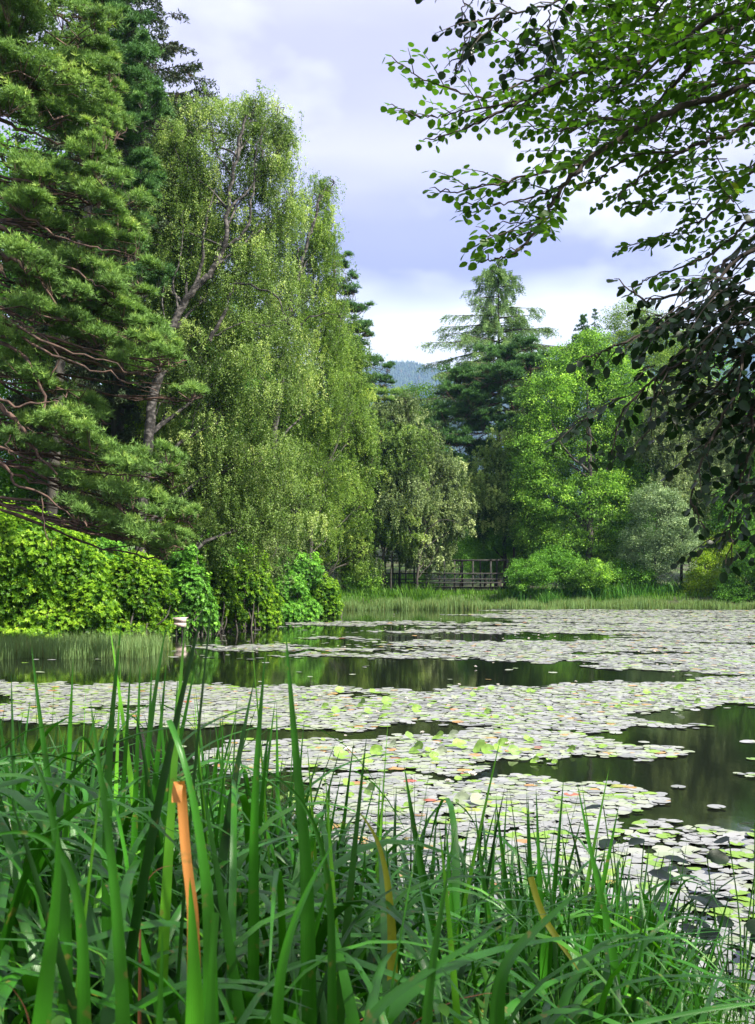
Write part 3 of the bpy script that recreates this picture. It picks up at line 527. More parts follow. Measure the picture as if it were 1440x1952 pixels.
weeping_tree('pale_birch', 'pale drooping birch filling the shore between the left point and the silver willow', 94,
    [(735, 850, 45, 55), (715, 930, 50, 60), (760, 920, 45, 60), (720, 1010, 50, 60), (770, 1000, 40, 45), (690, 1070, 30, 40), (700, 870, 36, 50), (790, 860, 40, 50)],
    [(730, 1125), (735, 1000), (735, 870)], M['birch'], M['bark'], .18, per=34, ls=.12, strand=(.4, 1.3), n_per_m2=9)
# ---- far end and right bank
bushy_tree('round_oak', 'small round topped oak at the foot of the blue hill', 118, [(800, 760, 36, 28), (790, 800, 45, 40), (835, 800, 30, 40), (775, 860, 50, 50), (830, 870, 40, 40)], [(800, 1085), (800, 780)], M['maple'], M['bark'], .25, clump=.9, per=60, ls=.16)
whorl_conifer('larch', 'tall larch with drooping open branches topping the far end of the pond', 112, 950, 492, 800, [(0, .3), (.12, 2.1), (.22, 3.0), (.34, 3.8), (.5, 5.8), (.7, 7.4), (1, 7.5)], M['larch'], M['darktwig'], .42, .85, ls=.32, hang=1.0, nb=8, per_m=44, wid=.06, droop=.16, sag=1.2, irregular=.38)
pine_tree('broad_pine', 'broad dark pine with pale trunk below the tall larch', 104,
    [(870, 720, 36, 20), (900, 760, 50, 24), (960, 720, 50, 24), (1010, 700, 36, 20), (1035, 690, 24, 16), (1030, 740, 36, 22), (990, 770, 40, 24), (860, 790, 40, 24), (920, 810, 50, 26), (870, 840, 44, 26), (980, 820, 50, 26), (920, 860, 50, 28), (880, 890, 44, 26), (950, 680, 40, 20), (1000, 660, 30, 16), (850, 830, 30, 20), (930, 730, 50, 22), (860, 750, 30, 16)],
    [(1000, 1090), (1005, 850), (1010, 720), (1015, 670)], M['darkpine'], M['pinebark'], .36, tuft=.32, nper=8, dens=80, width=.06)
bushy_tree('shaded_beech', 'dark shaded broadleaf tree with bare trunk behind the bridge rails', 102, [(910, 950, 50, 50), (960, 960, 50, 50), (900, 1010, 40, 40), (960, 1020, 50, 36), (1000, 980, 50, 50), (880, 930, 36, 40), (1010, 1040, 50, 40)], [(965, 1110), (960, 1000), (950, 930)], M['dim'], M['bark'], .3, clump=.8, per=70, ls=.15)
weeping_tree('pale_willow', 'light green willow crown between the broad pine and the big green tree', 100, [(1000, 980, 50, 46), (940, 970, 46, 46), (970, 850, 36, 36), (945, 890, 40, 46), (1000, 870, 40, 50), (920, 940, 44, 46), (980, 950, 50, 50), (905, 930, 28, 34), (1000, 840, 26, 30)], [(980, 1100), (985, 900)], M['birch'], M['bark'], .2, per=34, ls=.135, strand=(.5, 1.3), n_per_m2=9)
bushy_tree('great_maple', 'great round bright green maple filling the right shore by the grey sallow', 97,
    [(1090, 690, 50, 40), (1130, 660, 36, 30), (1050, 760, 60, 50), (1120, 760, 70, 60), (1180, 740, 60, 60), (1030, 850, 60, 60), (1110, 860, 80, 70), (1190, 850, 70, 70), (1060, 950, 70, 60), (1140, 960, 80, 60), (1030, 800, 36, 30), (1200, 940, 60, 60), (1080, 1040, 70, 50), (1150, 1060, 60, 50), (1020, 1010, 40, 50), (1230, 800, 50, 70), (1010, 930, 36, 40), (1150, 700, 40, 40)],
    [(1120, 1120), (1125, 1000), (1125, 860), (1120, 740)], M['maple'], M['bark'], .42, clump=.85, per=85, ls=.15, dens=1.15, extra=[([(1125, 900), (1080, 860), (1050, 800)], .14), ([(1125, 930), (1180, 860), (1190, 790)], .13)], tdj=-2)
whorl_conifer('young_spruce', 'small blue green spruce tip rising between larch and maple', 124, 1112, 600, 700, [(0, .15), (.5, 1.4), (1, 2.4)], M['darkpine'], M['bark'], .2, .5, ls=.3, nb=7, wid=.09, per_m=30)
whorl_conifer('young_spruce', 'thin spindly spruce top right beside the blue green one', 128, 1135, 588, 700, [(0, .1), (.5, .9), (1, 1.9)], M['darkpine'], M['bark'], .16, .7, ls=.22, nb=6, wid=.07, per_m=22)
bushy_tree('yellowing_birch', 'yellowish birch crown above and behind the great maple', 118, [(1200, 610, 50, 34), (1230, 640, 50, 46), (1180, 660, 40, 40), (1270, 640, 50, 46), (1300, 700, 60, 60), (1240, 720, 60, 60)], [(1220, 1080), (1220, 640)], M['birch_gold'], M['bark'], .25, clump=.9, per=70, ls=.14)
weeping_tree('tall_willow', 'soft pale green willow behind the grey sallow on the right shore', 94, [(1260, 840, 50, 60), (1310, 860, 50, 60), (1300, 940, 50, 60), (1360, 900, 50, 70), (1350, 780, 50, 60), (1400, 820, 50, 70), (1260, 780, 40, 50)], [(1300, 1110), (1300, 860)], M['willow'], M['bark'], .24, per=34, ls=.135, strand=(.6, 1.6), n_per_m2=9)
bushy_tree('round_sallow', 'rounded grey green sallow bush at the right shore', 93, [(1255, 985, 55, 55), (1215, 1040, 36, 40), (1290, 1030, 42, 46), (1250, 1060, 60, 44), (1240, 950, 36, 26), (1290, 975, 34, 34)], [(1250, 1120), (1250, 1050), (1255, 980)], M['greywillow'], M['bark'], .16, clump=.55, per=70, ls=.10, up=.2)
bushy_tree('golden_shrub', 'lime green shrub just right of the grey sallow', 92, [(1345, 1090, 36, 40), (1380, 1050, 40, 40), (1330, 1130, 30, 24), (1370, 1120, 50, 34)], [(1350, 1150), (1350, 1090)], M['lime'], M['bark'], .08, clump=.5, per=60, ls=.11, cat='shrub')
bushy_tree('dark_holly', 'dark evergreen bush at the water edge on the far right', 89, [(1420, 1110, 50, 44), (1460, 1060, 60, 60), (1500, 1100, 60, 60), (1390, 1135, 30, 26)], [(1440, 1155), (1440, 1080)], M['dim'], M['bark'], .12, clump=.5, per=70, ls=.11, cat='shrub')
bushy_tree('shade_ash', 'dark ash tree rising from the right shore behind the evergreen bush', 93, [(1420, 960, 60, 60), (1480, 900, 70, 70), (1440, 1020, 60, 50), (1500, 1000, 70, 60), (1390, 1000, 36, 50), (1560, 900, 80, 80), (1480, 780, 80, 70)], [(1460, 1130), (1460, 960)], M['dim'], M['bark'], .3, clump=.85, per=70, ls=.15)
# far-shore undergrowth in front of the maple
for (px, py, rx, ry, D, mm, lab) in [(1060, 1075, 46, 34, 93, 'dim', 'dark leafy bush at the foot of the great maple, left side'), (1010, 1090, 36, 28, 92, 'dim', 'dark leafy bush at the right end of the wooden bridge'),
        (1130, 1095, 50, 26, 93, 'maple', 'mid green bush under the middle of the great maple'), (1200, 1090, 40, 26, 93, 'dim', 'dark bush left of the round grey sallow'), (690, 1100, 30, 26, 94, 'maple', 'green bush at the left end of the wooden bridge')]:
    bushy_tree('waterside_bush', lab, D, [(px, py, rx, ry), (px+rx*.5, py+8, rx*.7, ry*.8), (px-rx*.6, py+10, rx*.6, ry*.7)], [(px, py+ry), (px, py)], M[mm], M['bark'], .06, clump=.5, per=60, ls=.12, cat='shrub')

# ---- background wood: one broadleaf and one conifer, copied
src = bushy_tree('background_broadleaf', 'leafy tree in the unlit wood behind the left bank', 60, [(0, 500, 130, 110), (-60, 650, 120, 110), (70, 660, 120, 110), (0, 800, 150, 100), (90, 900, 110, 90), (-90, 900, 110, 90), (0, 980, 150, 80)], [(0, 1090), (10, 800), (0, 520)], M['dim'], M['bark'], .26, clump=.95, per=46, ls=.17, group='trees of the wood behind the left bank')
base = np.array(src.location)
spots = [(-26, 58), (-19, 66), (-12, 74), (-30, 44), (-22, 48), (-14, 58), (-8, 86), (-17, 82), (-27, 74), (-34, 60), (-10, 66), (-24, 38), (-32, 33), (-11, 98)]
for i, (x, y) in enumerate(spots):
    o = src if i == 0 else copy_tree(src); o.location = (x, y, gz(x, y)-.05); o.rotation_euler.z = i*2.1; s = 1.0+.25*math.sin(i*1.7); o.scale = (s, s, s*1.05)
for i, (x, y, s) in enumerate([(-4, 128, 1.0), (6, 132, .95), (18, 126, .9), (30, 120, 1.0), (42, 112, 1.1), (-12, 116, 1.1), (10.5, 108, .5), (13.5, 107, .48), (8.6, 114, .6), (-3, 110, .5), (12, 122, .6), (24, 110, .8), (34, 100, .9), (46, 96, 1.2), (52, 84, 1.2), (56, 70, 1.2), (54, 56, 1.1), (50, 40, 1.1), (-2, 114, .45), (38, 130, 1.3), (52, 120, 1.3)]):
    o = copy_tree(src); o.location = (x, y, gz(x, y)-.05); o.rotation_euler.z = i*1.3+.5; o.scale = (s, s, s)
    o['label'] = 'leafy tree in the far wood beyond the bridge and the right shore'; o['group'] = 'trees of the far wood'

# ---- rhododendrons
def rhodo(name, label, D, L_, m, group='rhododendrons along the left shore', ls=.115, dens=2.2):
    L_ = list(L_)+[(a_+c_*rng.uniform(-1, 1), b_-d_*rng.uniform(-.7, .75), c_*rng.uniform(.25, .42), d_*rng.uniform(.25, .4)) for a_, b_, c_, d_ in L_ for _ in range(2)]+[(a_, HZ+CH*F/D-16, c_*1.0, 24) for a_, b_, c_, d_ in L_[:3] if D < 72 and b_ > 1075]
    lb = lobes3(D, L_, .85, .4); c0 = lb[0][0]; root = empty(name, (float(c0[0]), float(c0[1]), gz(c0[0], c0[1])-.05), label, 'shrub', group)
    st = Acc(); la = Acc(); g = np.array([c0[0], c0[1], gz(c0[0], c0[1])-.1])
    for c, rr in lb:
        for _ in range(6):
            e = lobe_pts(c, np.array(rr)*.8, 1)[0]; b = g+rng.normal(size=3)*np.array([.4, .4, 0]); tube(st, smooth_path([b, (b+e)/2+rng.normal(size=3)*.2, e], 3), .045, .012, 5)
        area = 4*math.pi*((rr[0]*rr[2]+rr[0]*rr[1]+rr[1]*rr[2])/3); nr = int(area*30*dens)
        d = rand_dirs(nr); ph = np.sin(d[:, 0]*5+c[0])*np.cos(d[:, 1]*4.4+c[1])*np.sin(d[:, 2]*6.1+c[2])+.5*np.sin(d[:, 0]*13)*np.cos(d[:, 2]*12+c[2])
        S = c+d*np.array(rr)*(.90+.17*ph+rng.uniform(-.14, .05, nr))[:, None]
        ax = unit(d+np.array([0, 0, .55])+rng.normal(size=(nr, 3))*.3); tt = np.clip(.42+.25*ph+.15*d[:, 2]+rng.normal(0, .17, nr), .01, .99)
        k = 8; a = np.tile(np.arange(k)*2*math.pi/k, nr)+np.repeat(rng.random(nr)*6, k); AX = np.repeat(ax, k, 0)
        h = unit(np.cross(AX, np.array([.31, .7, .2]))); v = np.cross(AX, h); u = unit((h*np.cos(a)[:, None]+v*np.sin(a)[:, None])*.9+AX*.35+rng.normal(size=AX.shape)*.14)
        l_ = ls*rng.uniform(.7, 1.2, nr*k); leaves(la, np.repeat(S, k, 0), u, l_, l_*.36, np.repeat(tt, k), nrm=AX)
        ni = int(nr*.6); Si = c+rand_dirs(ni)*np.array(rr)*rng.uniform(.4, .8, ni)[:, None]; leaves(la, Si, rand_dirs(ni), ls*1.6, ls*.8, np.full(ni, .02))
    st.obj('stems', M['bark'], root, True); la.obj('foliage', m, root); return root
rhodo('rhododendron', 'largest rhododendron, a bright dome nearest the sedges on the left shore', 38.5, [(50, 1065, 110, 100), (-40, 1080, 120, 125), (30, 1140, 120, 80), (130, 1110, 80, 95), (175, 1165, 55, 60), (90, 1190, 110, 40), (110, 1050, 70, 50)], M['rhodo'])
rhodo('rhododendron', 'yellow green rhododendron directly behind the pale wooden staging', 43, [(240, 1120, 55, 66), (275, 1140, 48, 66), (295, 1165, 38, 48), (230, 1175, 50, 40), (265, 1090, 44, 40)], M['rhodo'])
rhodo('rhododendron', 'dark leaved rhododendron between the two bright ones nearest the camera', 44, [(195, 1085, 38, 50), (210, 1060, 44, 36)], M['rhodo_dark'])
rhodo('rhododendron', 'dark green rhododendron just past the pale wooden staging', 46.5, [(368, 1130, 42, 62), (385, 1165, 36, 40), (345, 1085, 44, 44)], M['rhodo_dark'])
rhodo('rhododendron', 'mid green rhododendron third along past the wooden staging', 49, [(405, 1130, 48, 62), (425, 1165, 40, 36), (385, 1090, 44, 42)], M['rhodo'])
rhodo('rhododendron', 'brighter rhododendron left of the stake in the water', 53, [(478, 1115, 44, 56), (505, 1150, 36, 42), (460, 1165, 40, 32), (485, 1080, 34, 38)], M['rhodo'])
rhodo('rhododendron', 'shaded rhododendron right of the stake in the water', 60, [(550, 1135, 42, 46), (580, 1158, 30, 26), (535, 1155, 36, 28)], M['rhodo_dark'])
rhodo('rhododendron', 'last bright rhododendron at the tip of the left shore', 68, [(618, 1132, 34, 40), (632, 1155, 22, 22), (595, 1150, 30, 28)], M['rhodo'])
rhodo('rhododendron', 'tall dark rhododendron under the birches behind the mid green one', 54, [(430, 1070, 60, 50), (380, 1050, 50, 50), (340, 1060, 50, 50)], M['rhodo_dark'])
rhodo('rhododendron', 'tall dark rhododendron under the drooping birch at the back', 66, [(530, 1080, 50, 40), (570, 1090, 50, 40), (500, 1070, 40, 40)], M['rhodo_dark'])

# ------------------------------------------------------------------ sedges, reeds and lush plants
def blades_at(name, label, pts, m, hmu, hsd, w, group=None, kind=None, cat=None, lean=.35, segs=4, mu=.55):
    n = len(pts); a = Acc(); ribbons(a, pts, rng.random(n)*6.28, np.clip(rng.normal(hmu, hsd, n), hmu*.4, hmu*1.6), w, rng.normal(.08, .06, n), abs(rng.normal(lean, lean*.6, n)), 1.6, segs, 0, 0, tint_n(n, mu, .2), True)
    return tag(a.obj(name, m), label, cat, group, kind)
n = 9000; x = rng.uniform(-13.2, -6.8, n); y = 31.5+rng.random(n)*4.6+(x+13)*.15+.4*np.sin(x*3); 
k = rng.random(n) < np.clip((-6.0-x)*1.2, .1, 1); p = np.stack([x, y, np.zeros(n)-.05], 1)[k]
blades_at('sedge', 'soft pale sedges growing in the shallows before the rhododendrons', p, M['reed'], .52, .14, .014, kind='stuff', lean=.5)
n = 30000; x = rng.uniform(-3.4, 31, n); y = 84.5+rng.random(n)**1.3*6-.8*rng.random(n)**3+.7*np.sin(x*.9)+.5*np.sin(x*2.3)+np.clip(4-x, 0, 4)*-.2; p = np.stack([x, y, np.zeros(n)-.05], 1)
p = p[(pond_dist(p[:, 0], p[:, 1]) < .6) & (np.sin(p[:, 0]*1.7)*np.sin(p[:, 0]*.63+1)+rng.random(len(p))*1.6 > -.35)]
blades_at('reeds', 'band of pale green reeds across the far end of the pond', p, M['reed'], .60+.13*np.sin(p[:, 0]*1.3)+.12*np.sin(p[:, 0]*3.1+1)+.1*np.sin(p[:, 0]*.4), .17, .035, kind='stuff', lean=.25, mu=.5)
n = 26000; x = rng.uniform(-8, 40, n); y = rng.uniform(90, 104, n); p = np.stack([x, y, ground_z(x, y)], 1); p = p[pond_dist(x, y) > -.3]
blades_at('grass', 'rank grass on the far bank under the bridge and bushes', p, M['grass'], .45, .15, .045, kind='stuff', lean=.8)
n = 6000; x = rng.uniform(.5, 7.5, n); y = rng.uniform(104, 118, n); p = np.stack([x, y, ground_z(x, y)], 1)
blades_at('meadow_grass', 'sunlit meadow grass seen through the rails of the bridge', p, M['grass'], .55, .2, .07, kind='stuff', lean=.9)
# far iris clumps
def far_clump(i, px, py_base, D, h, mm, lab, group):
    c = P3(px, py_base, D); n = 110; b = np.stack([c[0]+rng.normal(size=n)*h*.45, D+rng.normal(size=n)*h*.4, np.zeros(n)], 1); b[:, 2] = ground_z(b[:, 0], b[:, 1])-.03
    b[:, 2] = np.maximum(b[:, 2], -.05); a = Acc()
    ribbons(a, b, rng.random(n)*6.28, np.clip(rng.normal(h, h*.2, n), .3, 3), .06, rng.normal(.15, .1, n), abs(rng.normal(.9, .4, n)), 1.5, 5, rng.random(n)*3, 0, tint_n(n, .5, .22), True)
    tag(a.obj('waterside_iris', M[mm]), lab, 'plant', group)
q = 0
for px in list(range(975, 1320, 15)): far_clump(q, px, 1150, 92.0+rng.uniform(-.6, 1.5), 1.15+.35*math.sin(q*1.9), 'iris_lush' if q % 3 else 'grass', 'clump of long green leaves on the far bank under the great maple', 'leaf clumps under the great maple'); q += 1
for px in (690, 715, 740, 775, 800, 818): far_clump(q, px, 1142, 93+rng.uniform(-.5, .5), .95 if px < 770 else 1.25, 'grass', 'bright clump of leaves on the far bank before the bridge', 'leaf clumps before the bridge'); q += 1

# ------------------------------------------------------------------ bridge, staging, stake
BD = 97.0; bz = CH-(1118-HZ)/F*BD; bx = lambda px: (px-720)/F*BD
def z_of(py, D=BD): return CH-(py-HZ)/F*D
bridge = empty('footbridge', (bx(840), BD, gz(bx(840), BD)), 'weathered timber footbridge with tall posts and rails under the far trees', 'bridge')
a = Acc()
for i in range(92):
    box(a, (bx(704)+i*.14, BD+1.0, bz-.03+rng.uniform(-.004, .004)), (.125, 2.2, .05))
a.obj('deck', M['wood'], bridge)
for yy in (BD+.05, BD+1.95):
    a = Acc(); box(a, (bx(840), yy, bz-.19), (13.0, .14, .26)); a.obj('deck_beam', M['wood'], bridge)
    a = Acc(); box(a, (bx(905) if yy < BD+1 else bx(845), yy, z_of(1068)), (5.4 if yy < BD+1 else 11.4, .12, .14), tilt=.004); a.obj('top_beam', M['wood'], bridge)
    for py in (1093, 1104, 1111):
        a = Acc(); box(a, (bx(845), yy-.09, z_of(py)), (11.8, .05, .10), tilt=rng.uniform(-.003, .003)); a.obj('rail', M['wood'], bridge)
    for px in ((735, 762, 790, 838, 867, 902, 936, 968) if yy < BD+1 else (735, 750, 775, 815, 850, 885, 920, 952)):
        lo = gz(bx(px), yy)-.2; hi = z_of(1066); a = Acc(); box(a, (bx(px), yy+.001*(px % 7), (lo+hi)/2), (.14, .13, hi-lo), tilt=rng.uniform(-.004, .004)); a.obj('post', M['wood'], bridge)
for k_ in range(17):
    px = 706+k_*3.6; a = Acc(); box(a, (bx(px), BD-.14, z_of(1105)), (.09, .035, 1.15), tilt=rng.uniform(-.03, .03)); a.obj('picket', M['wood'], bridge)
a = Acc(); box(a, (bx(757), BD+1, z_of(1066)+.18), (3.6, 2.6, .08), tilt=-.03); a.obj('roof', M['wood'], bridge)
SD = 44.5; sx = lambda px: (px-720)/F*SD; sz = lambda py: CH-(py-HZ)/F*SD
stg = empty('fishing_staging', (sx(344), SD, 0), 'small pale plank staging on short legs at the foot of the rhododendrons', 'staging')
for j, (py0, py1) in enumerate(((1177, 1186), (1187, 1196))):
    a = Acc(); box(a, (sx(344), SD-.02*j, sz((py0+py1)/2)), (.48, .05, (py1-py0)/F*SD*.92)); a.obj('plank', M['palewood'], stg)
a = Acc(); box(a, (sx(338), SD+.75, sz(1178)-.03), (.5, 1.4, .05)); a.obj('deck', M['palewood'], stg)
for px, yy in ((336, 0.05), (347, 0.05), (351, .06), (336, 1.3), (350, 1.3)):
    a = Acc(); box(a, (sx(px), SD+yy, sz(1208)), (.06, .06, .95)); a.obj('leg', M['wood'], stg)
stD = 58.0; a = Acc(); p = P3(530, 1182, stD); tube(a, [(p[0], p[1], -.5), (p[0]+.01, p[1], .3), (p[0]-.02, p[1], P3(530, 1164, stD)[2]+.15)], .045, .035, 7)
tag(a.obj('stake', M['twig']), 'slim wooden stake standing in the water by the rhododendrons', 'stake')

# ------------------------------------------------------------------ far hill with its forest, haze
def hill_h(x, y):
    r = 735+80*np.sin(x*.0016+1.0)+30*np.sin(x*.0055+2)+16*np.sin(x*.0145)+(x-240)*.16*(x > 240)-(x+80)*-.03
    return r*np.exp(-((y-4500)/1300.)**2)
def nearhill_h(x, y): return np.clip((x-25)*.42, 0, 150)*np.exp(-((y-420)/130.)**2)*1.0
gx = np.linspace(-4000, 5200, 170); gy = np.concatenate([np.linspace(320, 900, 30), np.linspace(930, 6200, 110)]); XX, YY = np.meshgrid(gx, gy)
ZZ = np.maximum(hill_h(XX, YY), nearhill_h(XX, YY))+rng.normal(size=XX.shape)*1.5-2
idx = np.arange(XX.size).reshape(XX.shape); a = Acc(); a.add(np.stack([XX, YY, ZZ], -1).reshape(-1, 3), np.stack([idx[:-1, :-1], idx[:-1, 1:], idx[1:, 1:], idx[1:, :-1]], -1).reshape(-1, 4))
tag(a.obj('hills', M['hill'], smooth=True), 'long forested hills fading blue beyond the valley', kind='structure')
def cones(x, y, z, h, r):
    a = Acc(); n = len(x); k = 6
    for lay in range(3):
        ang = np.arange(k)*2*math.pi/k; b = z+h*(.05+.28*lay); tp = z+h*(.55+.225*lay); rr = r*(1-.28*lay)
        ring = np.stack([x[:, None]+np.cos(ang)*rr[:, None]*rng.uniform(.7, 1.2, (n, k)), y[:, None]+np.sin(ang)*rr[:, None], b[:, None]+rng.uniform(-.05, .05, (n, k))*h[:, None]], -1)
        V = np.concatenate([ring, np.stack([x, y, tp], -1)[:, None, :]], 1).reshape(-1, 3); bb = np.arange(n)[:, None]*(k+1)
        Fc = np.concatenate([bb+np.array([[j, (j+1) % k, k]]) for j in range(k)]); a.add(V, Fc, np.repeat(tint_n(n, .5, .2), k+1))
    return a
n = 34000; x = rng.uniform(-500, 1900, n); y = rng.uniform(2900, 4650, n); z = np.maximum(hill_h(x, y), nearhill_h(x, y))-3
tag(cones(x, y, z, rng.uniform(16, 40, n), rng.uniform(7, 13, n)).obj('forest', M['fir']), 'conifer forest covering the distant blue hill', kind='stuff')
n = 6000; x = rng.uniform(30, 330, n); y = rng.uniform(330, 450, n); z = nearhill_h(x, y)-2
tag(cones(x, y, z, rng.uniform(8, 15, n), rng.uniform(2, 3.6, n)).obj('hillside_forest', M['darkpine']), 'conifer wood on the slope rising to the right', kind='stuff')

# ------------------------------------------------------------------ lily pads
def gp(px, py):
    D = CH*F/(py-HZ); return np.array([(px-720)/F*D, D])
PADS = [
    [(960, 1160), (1330, 1163), (1500, 1164), (2000, 1166), (2200, 1300), (1440, 1288), (1300, 1281), (1190, 1276), (1110, 1262), (1000, 1262), (800, 1257), (560, 1254), (555, 1248), (760, 1246), (900, 1240), (690, 1240), (375, 1242), (360, 1236), (520, 1234), (800, 1230), (660, 1222), (900, 1222), (1190, 1222), (1180, 1212), (1080, 1206), (880, 1208), (700, 1204), (870, 1200), (1000, 1197), (860, 1196), (780, 1192), (560, 1194), (575, 1186), (760, 1184), (900, 1188), (1010, 1184), (960, 1178), (870, 1172), (1000, 1168), (930, 1163)],
    [(0, 1302), (380, 1305), (700, 1312), (860, 1316), (1000, 1308), (1120, 1304), (1330, 1300), (1320, 1291), (1440, 1290), (2300, 1292), (2300, 1352), (1440, 1344), (1330, 1352), (1230, 1358), (1185, 1366), (1300, 1383), (1290, 1391), (1150, 1392), (900, 1388), (760, 1384), (560, 1392), (380, 1388), (0, 1380)],
    [(420, 1420), (560, 1412), (700, 1404), (820, 1402), (940, 1390), (1060, 1394), (1130, 1404), (1200, 1416), (1300, 1430), (1345, 1441), (1250, 1445), (1100, 1446), (1000, 1452), (900, 1456), (980, 1464), (820, 1472), (640, 1470), (420, 1478)],
    [(560, 1484), (700, 1476), (860, 1484), (1000, 1478), (1080, 1490), (1150, 1502), (1190, 1518), (1262, 1540), (1200, 1550), (1150, 1566), (1250, 1570), (1320, 1584), (1440, 1582), (2400, 1590), (2600, 2300), (1500, 2300), (1100, 2100), (560, 1640)],
    [(1295, 1386), (1330, 1384), (1350, 1389), (1320, 1392)], [(1405, 1418), (1440, 1414), (1500, 1420), (1440, 1424)], [(1370, 1472), (1440, 1470), (1500, 1476), (1400, 1477)], [(1180, 1568), (1270, 1566), (1300, 1574), (1240, 1578)],
    [(380, 1231), (600, 1228), (640, 1234), (500, 1236)], [(1140, 1505), (1160, 1503), (1180, 1508), (1150, 1509)], [(600, 1216), (700, 1214), (720, 1218), (620, 1219)]]
def in_poly(px, py, poly):
    ins = np.zeros(px.shape, bool); n = len(poly)
    for i in range(n):
        a = poly[i]; b = poly[(i+1) % n]
        ins ^= ((a[1] > py) != (b[1] > py)) & (px < (b[0]-a[0])*(py-a[1])/(b[1]-a[1]+1e-12)+a[0])
    return ins
def scatter(ymin, ymax, s):
    xs = []; xmax = 1.0*ymax
    ys = np.arange(ymin, ymax, s*.87)
    for i, yv in enumerate(ys):
        half = min(.75*yv+1, 45); xv = np.arange(-half*.55, half*1.0, s)+(i % 2)*s/2; xs.append(np.stack([xv, np.full(len(xv), yv)], 1))
    p = np.concatenate(xs); p += rng.uniform(-.3, .3, p.shape)*s; return p
parts = [scatter(4.5, 14, .115), scatter(14, 27, .128), scatter(27, 50, .165), scatter(50, 90, .22)]
size = np.concatenate([np.full(len(q_), s) for q_, s in zip(parts, (.084, .092, .118, .155))]); P = np.concatenate(parts)
D = P[:, 1]; px = 720+F*P[:, 0]/D; py = HZ+F*CH/D
wx = px+28*np.sin(P[:, 1]*1.3+2)+14*np.sin(P[:, 0]*2.2+P[:, 1]*3.1); wy = py+(py-HZ)*(.013*np.sin(P[:, 0]*1.9+P[:, 1]*.7)+.012*np.sin(P[:, 0]*5.1))+rng.normal(size=len(P))*(py-HZ)*.006
ins = np.zeros(len(P), bool)
for poly in PADS: ins |= in_poly(wx, wy, poly)
hole = np.sin(P[:, 0]*.9+1.3*np.sin(P[:, 1]*.5))*np.sin(P[:, 1]*.8+P[:, 0]*.35); thin = np.where(hole > .86, .25, .985); streak = np.sin(P[:, 0]*.31+2.2*np.sin(P[:, 1]*.23))*np.sin(P[:, 1]*1.05+.6*np.sin(P[:, 0]*.5)+P[:, 0]*.06); thin = np.where((D > 26) & (streak > np.where(px < 1000, .45, .72)), .12, thin)
thin = np.where((px > 1180) & (py > 1580), .8, thin)
keep = ins & (rng.random(len(P)) < thin) & (pond_dist(P[:, 0], P[:, 1]) < -.15)
# a few strays on open water
stray = (~ins) & (rng.random(len(P)) < .006) & (pond_dist(P[:, 0], P[:, 1]) < -.5) & (D < 60); keep |= stray
P = P[keep]; size = size[keep]*rng.uniform(.62, 1.18, keep.sum()); px = px[keep]; py = py[keep]
print('pads', len(P))
K = 10
def pad_verts(c, r, cup, rot, tx, ty, z0):
    n = len(c); ang = np.linspace(.16, 2*math.pi-.16, K)[None, :]+rot[:, None]; rr = r[:, None]*(1+rng.uniform(-.05, .05, (n, K)))
    lx = np.cos(ang)*rr; ly = np.sin(ang)*rr; lz = cup[:, None]*r[:, None]*(np.sin(ang*2+rot[:, None])*.5+.5)+rng.uniform(0, .03, (n, K))*r[:, None]
    lx = np.concatenate([np.cos(rot)[:, None]*r[:, None]*.12, lx], 1); ly = np.concatenate([np.sin(rot)[:, None]*r[:, None]*.12, ly], 1); lz = np.concatenate([np.zeros((n, 1)), lz], 1)
    zz = z0[:, None]+lz+tx[:, None]*lx+ty[:, None]*ly
    V = np.stack([c[:, 0:1]+lx, c[:, 1:2]+ly, np.maximum(zz, .004)], -1)
    b = np.arange(n)[:, None]*(K+1); Fc = np.concatenate([b+np.array([[0, j, j+1]]) for j in range(1, K)])
    return V.reshape(-1, 3), Fc
dist = P[:, 1]; order = np.argsort(dist)
vis = (px > -20) & (px < 1460) & (py < 1980)
# the ones hidden behind the irises are not counted among the nearest
iris_line = np.interp(px, [0, 300, 420, 600, 800, 1000, 1200, 1300, 1380, 1440], [1290, 1310, 1440, 1560, 1600, 1600, 1600, 1600, 1900, 1990])
vis &= (py < iris_line)
near_idx = [i for i in order if vis[i]][:300]; near_set = np.zeros(len(P), bool); near_set[near_idx] = True
rest = ~near_set; n = rest.sum(); a = Acc(); cup = np.abs(rng.normal(.0, .03, n)); tl = rng.random(n)
tx = rng.normal(0, .025, n); ty = rng.normal(.01, .035, n)
V, Fc = pad_verts(P[rest], size[rest], cup, rng.random(n)*6.28, tx, ty, .008+rng.random(n)*.012); tnt = np.repeat(rng.random(n)**np.where(P[rest][:, 1] < 24, .8, 1.3), K+1); a.add(V, Fc, tnt)
tag(a.obj('water_lilies', M['pad']), 'floating lily pads spread in drifts over the middle and far water', kind='stuff')
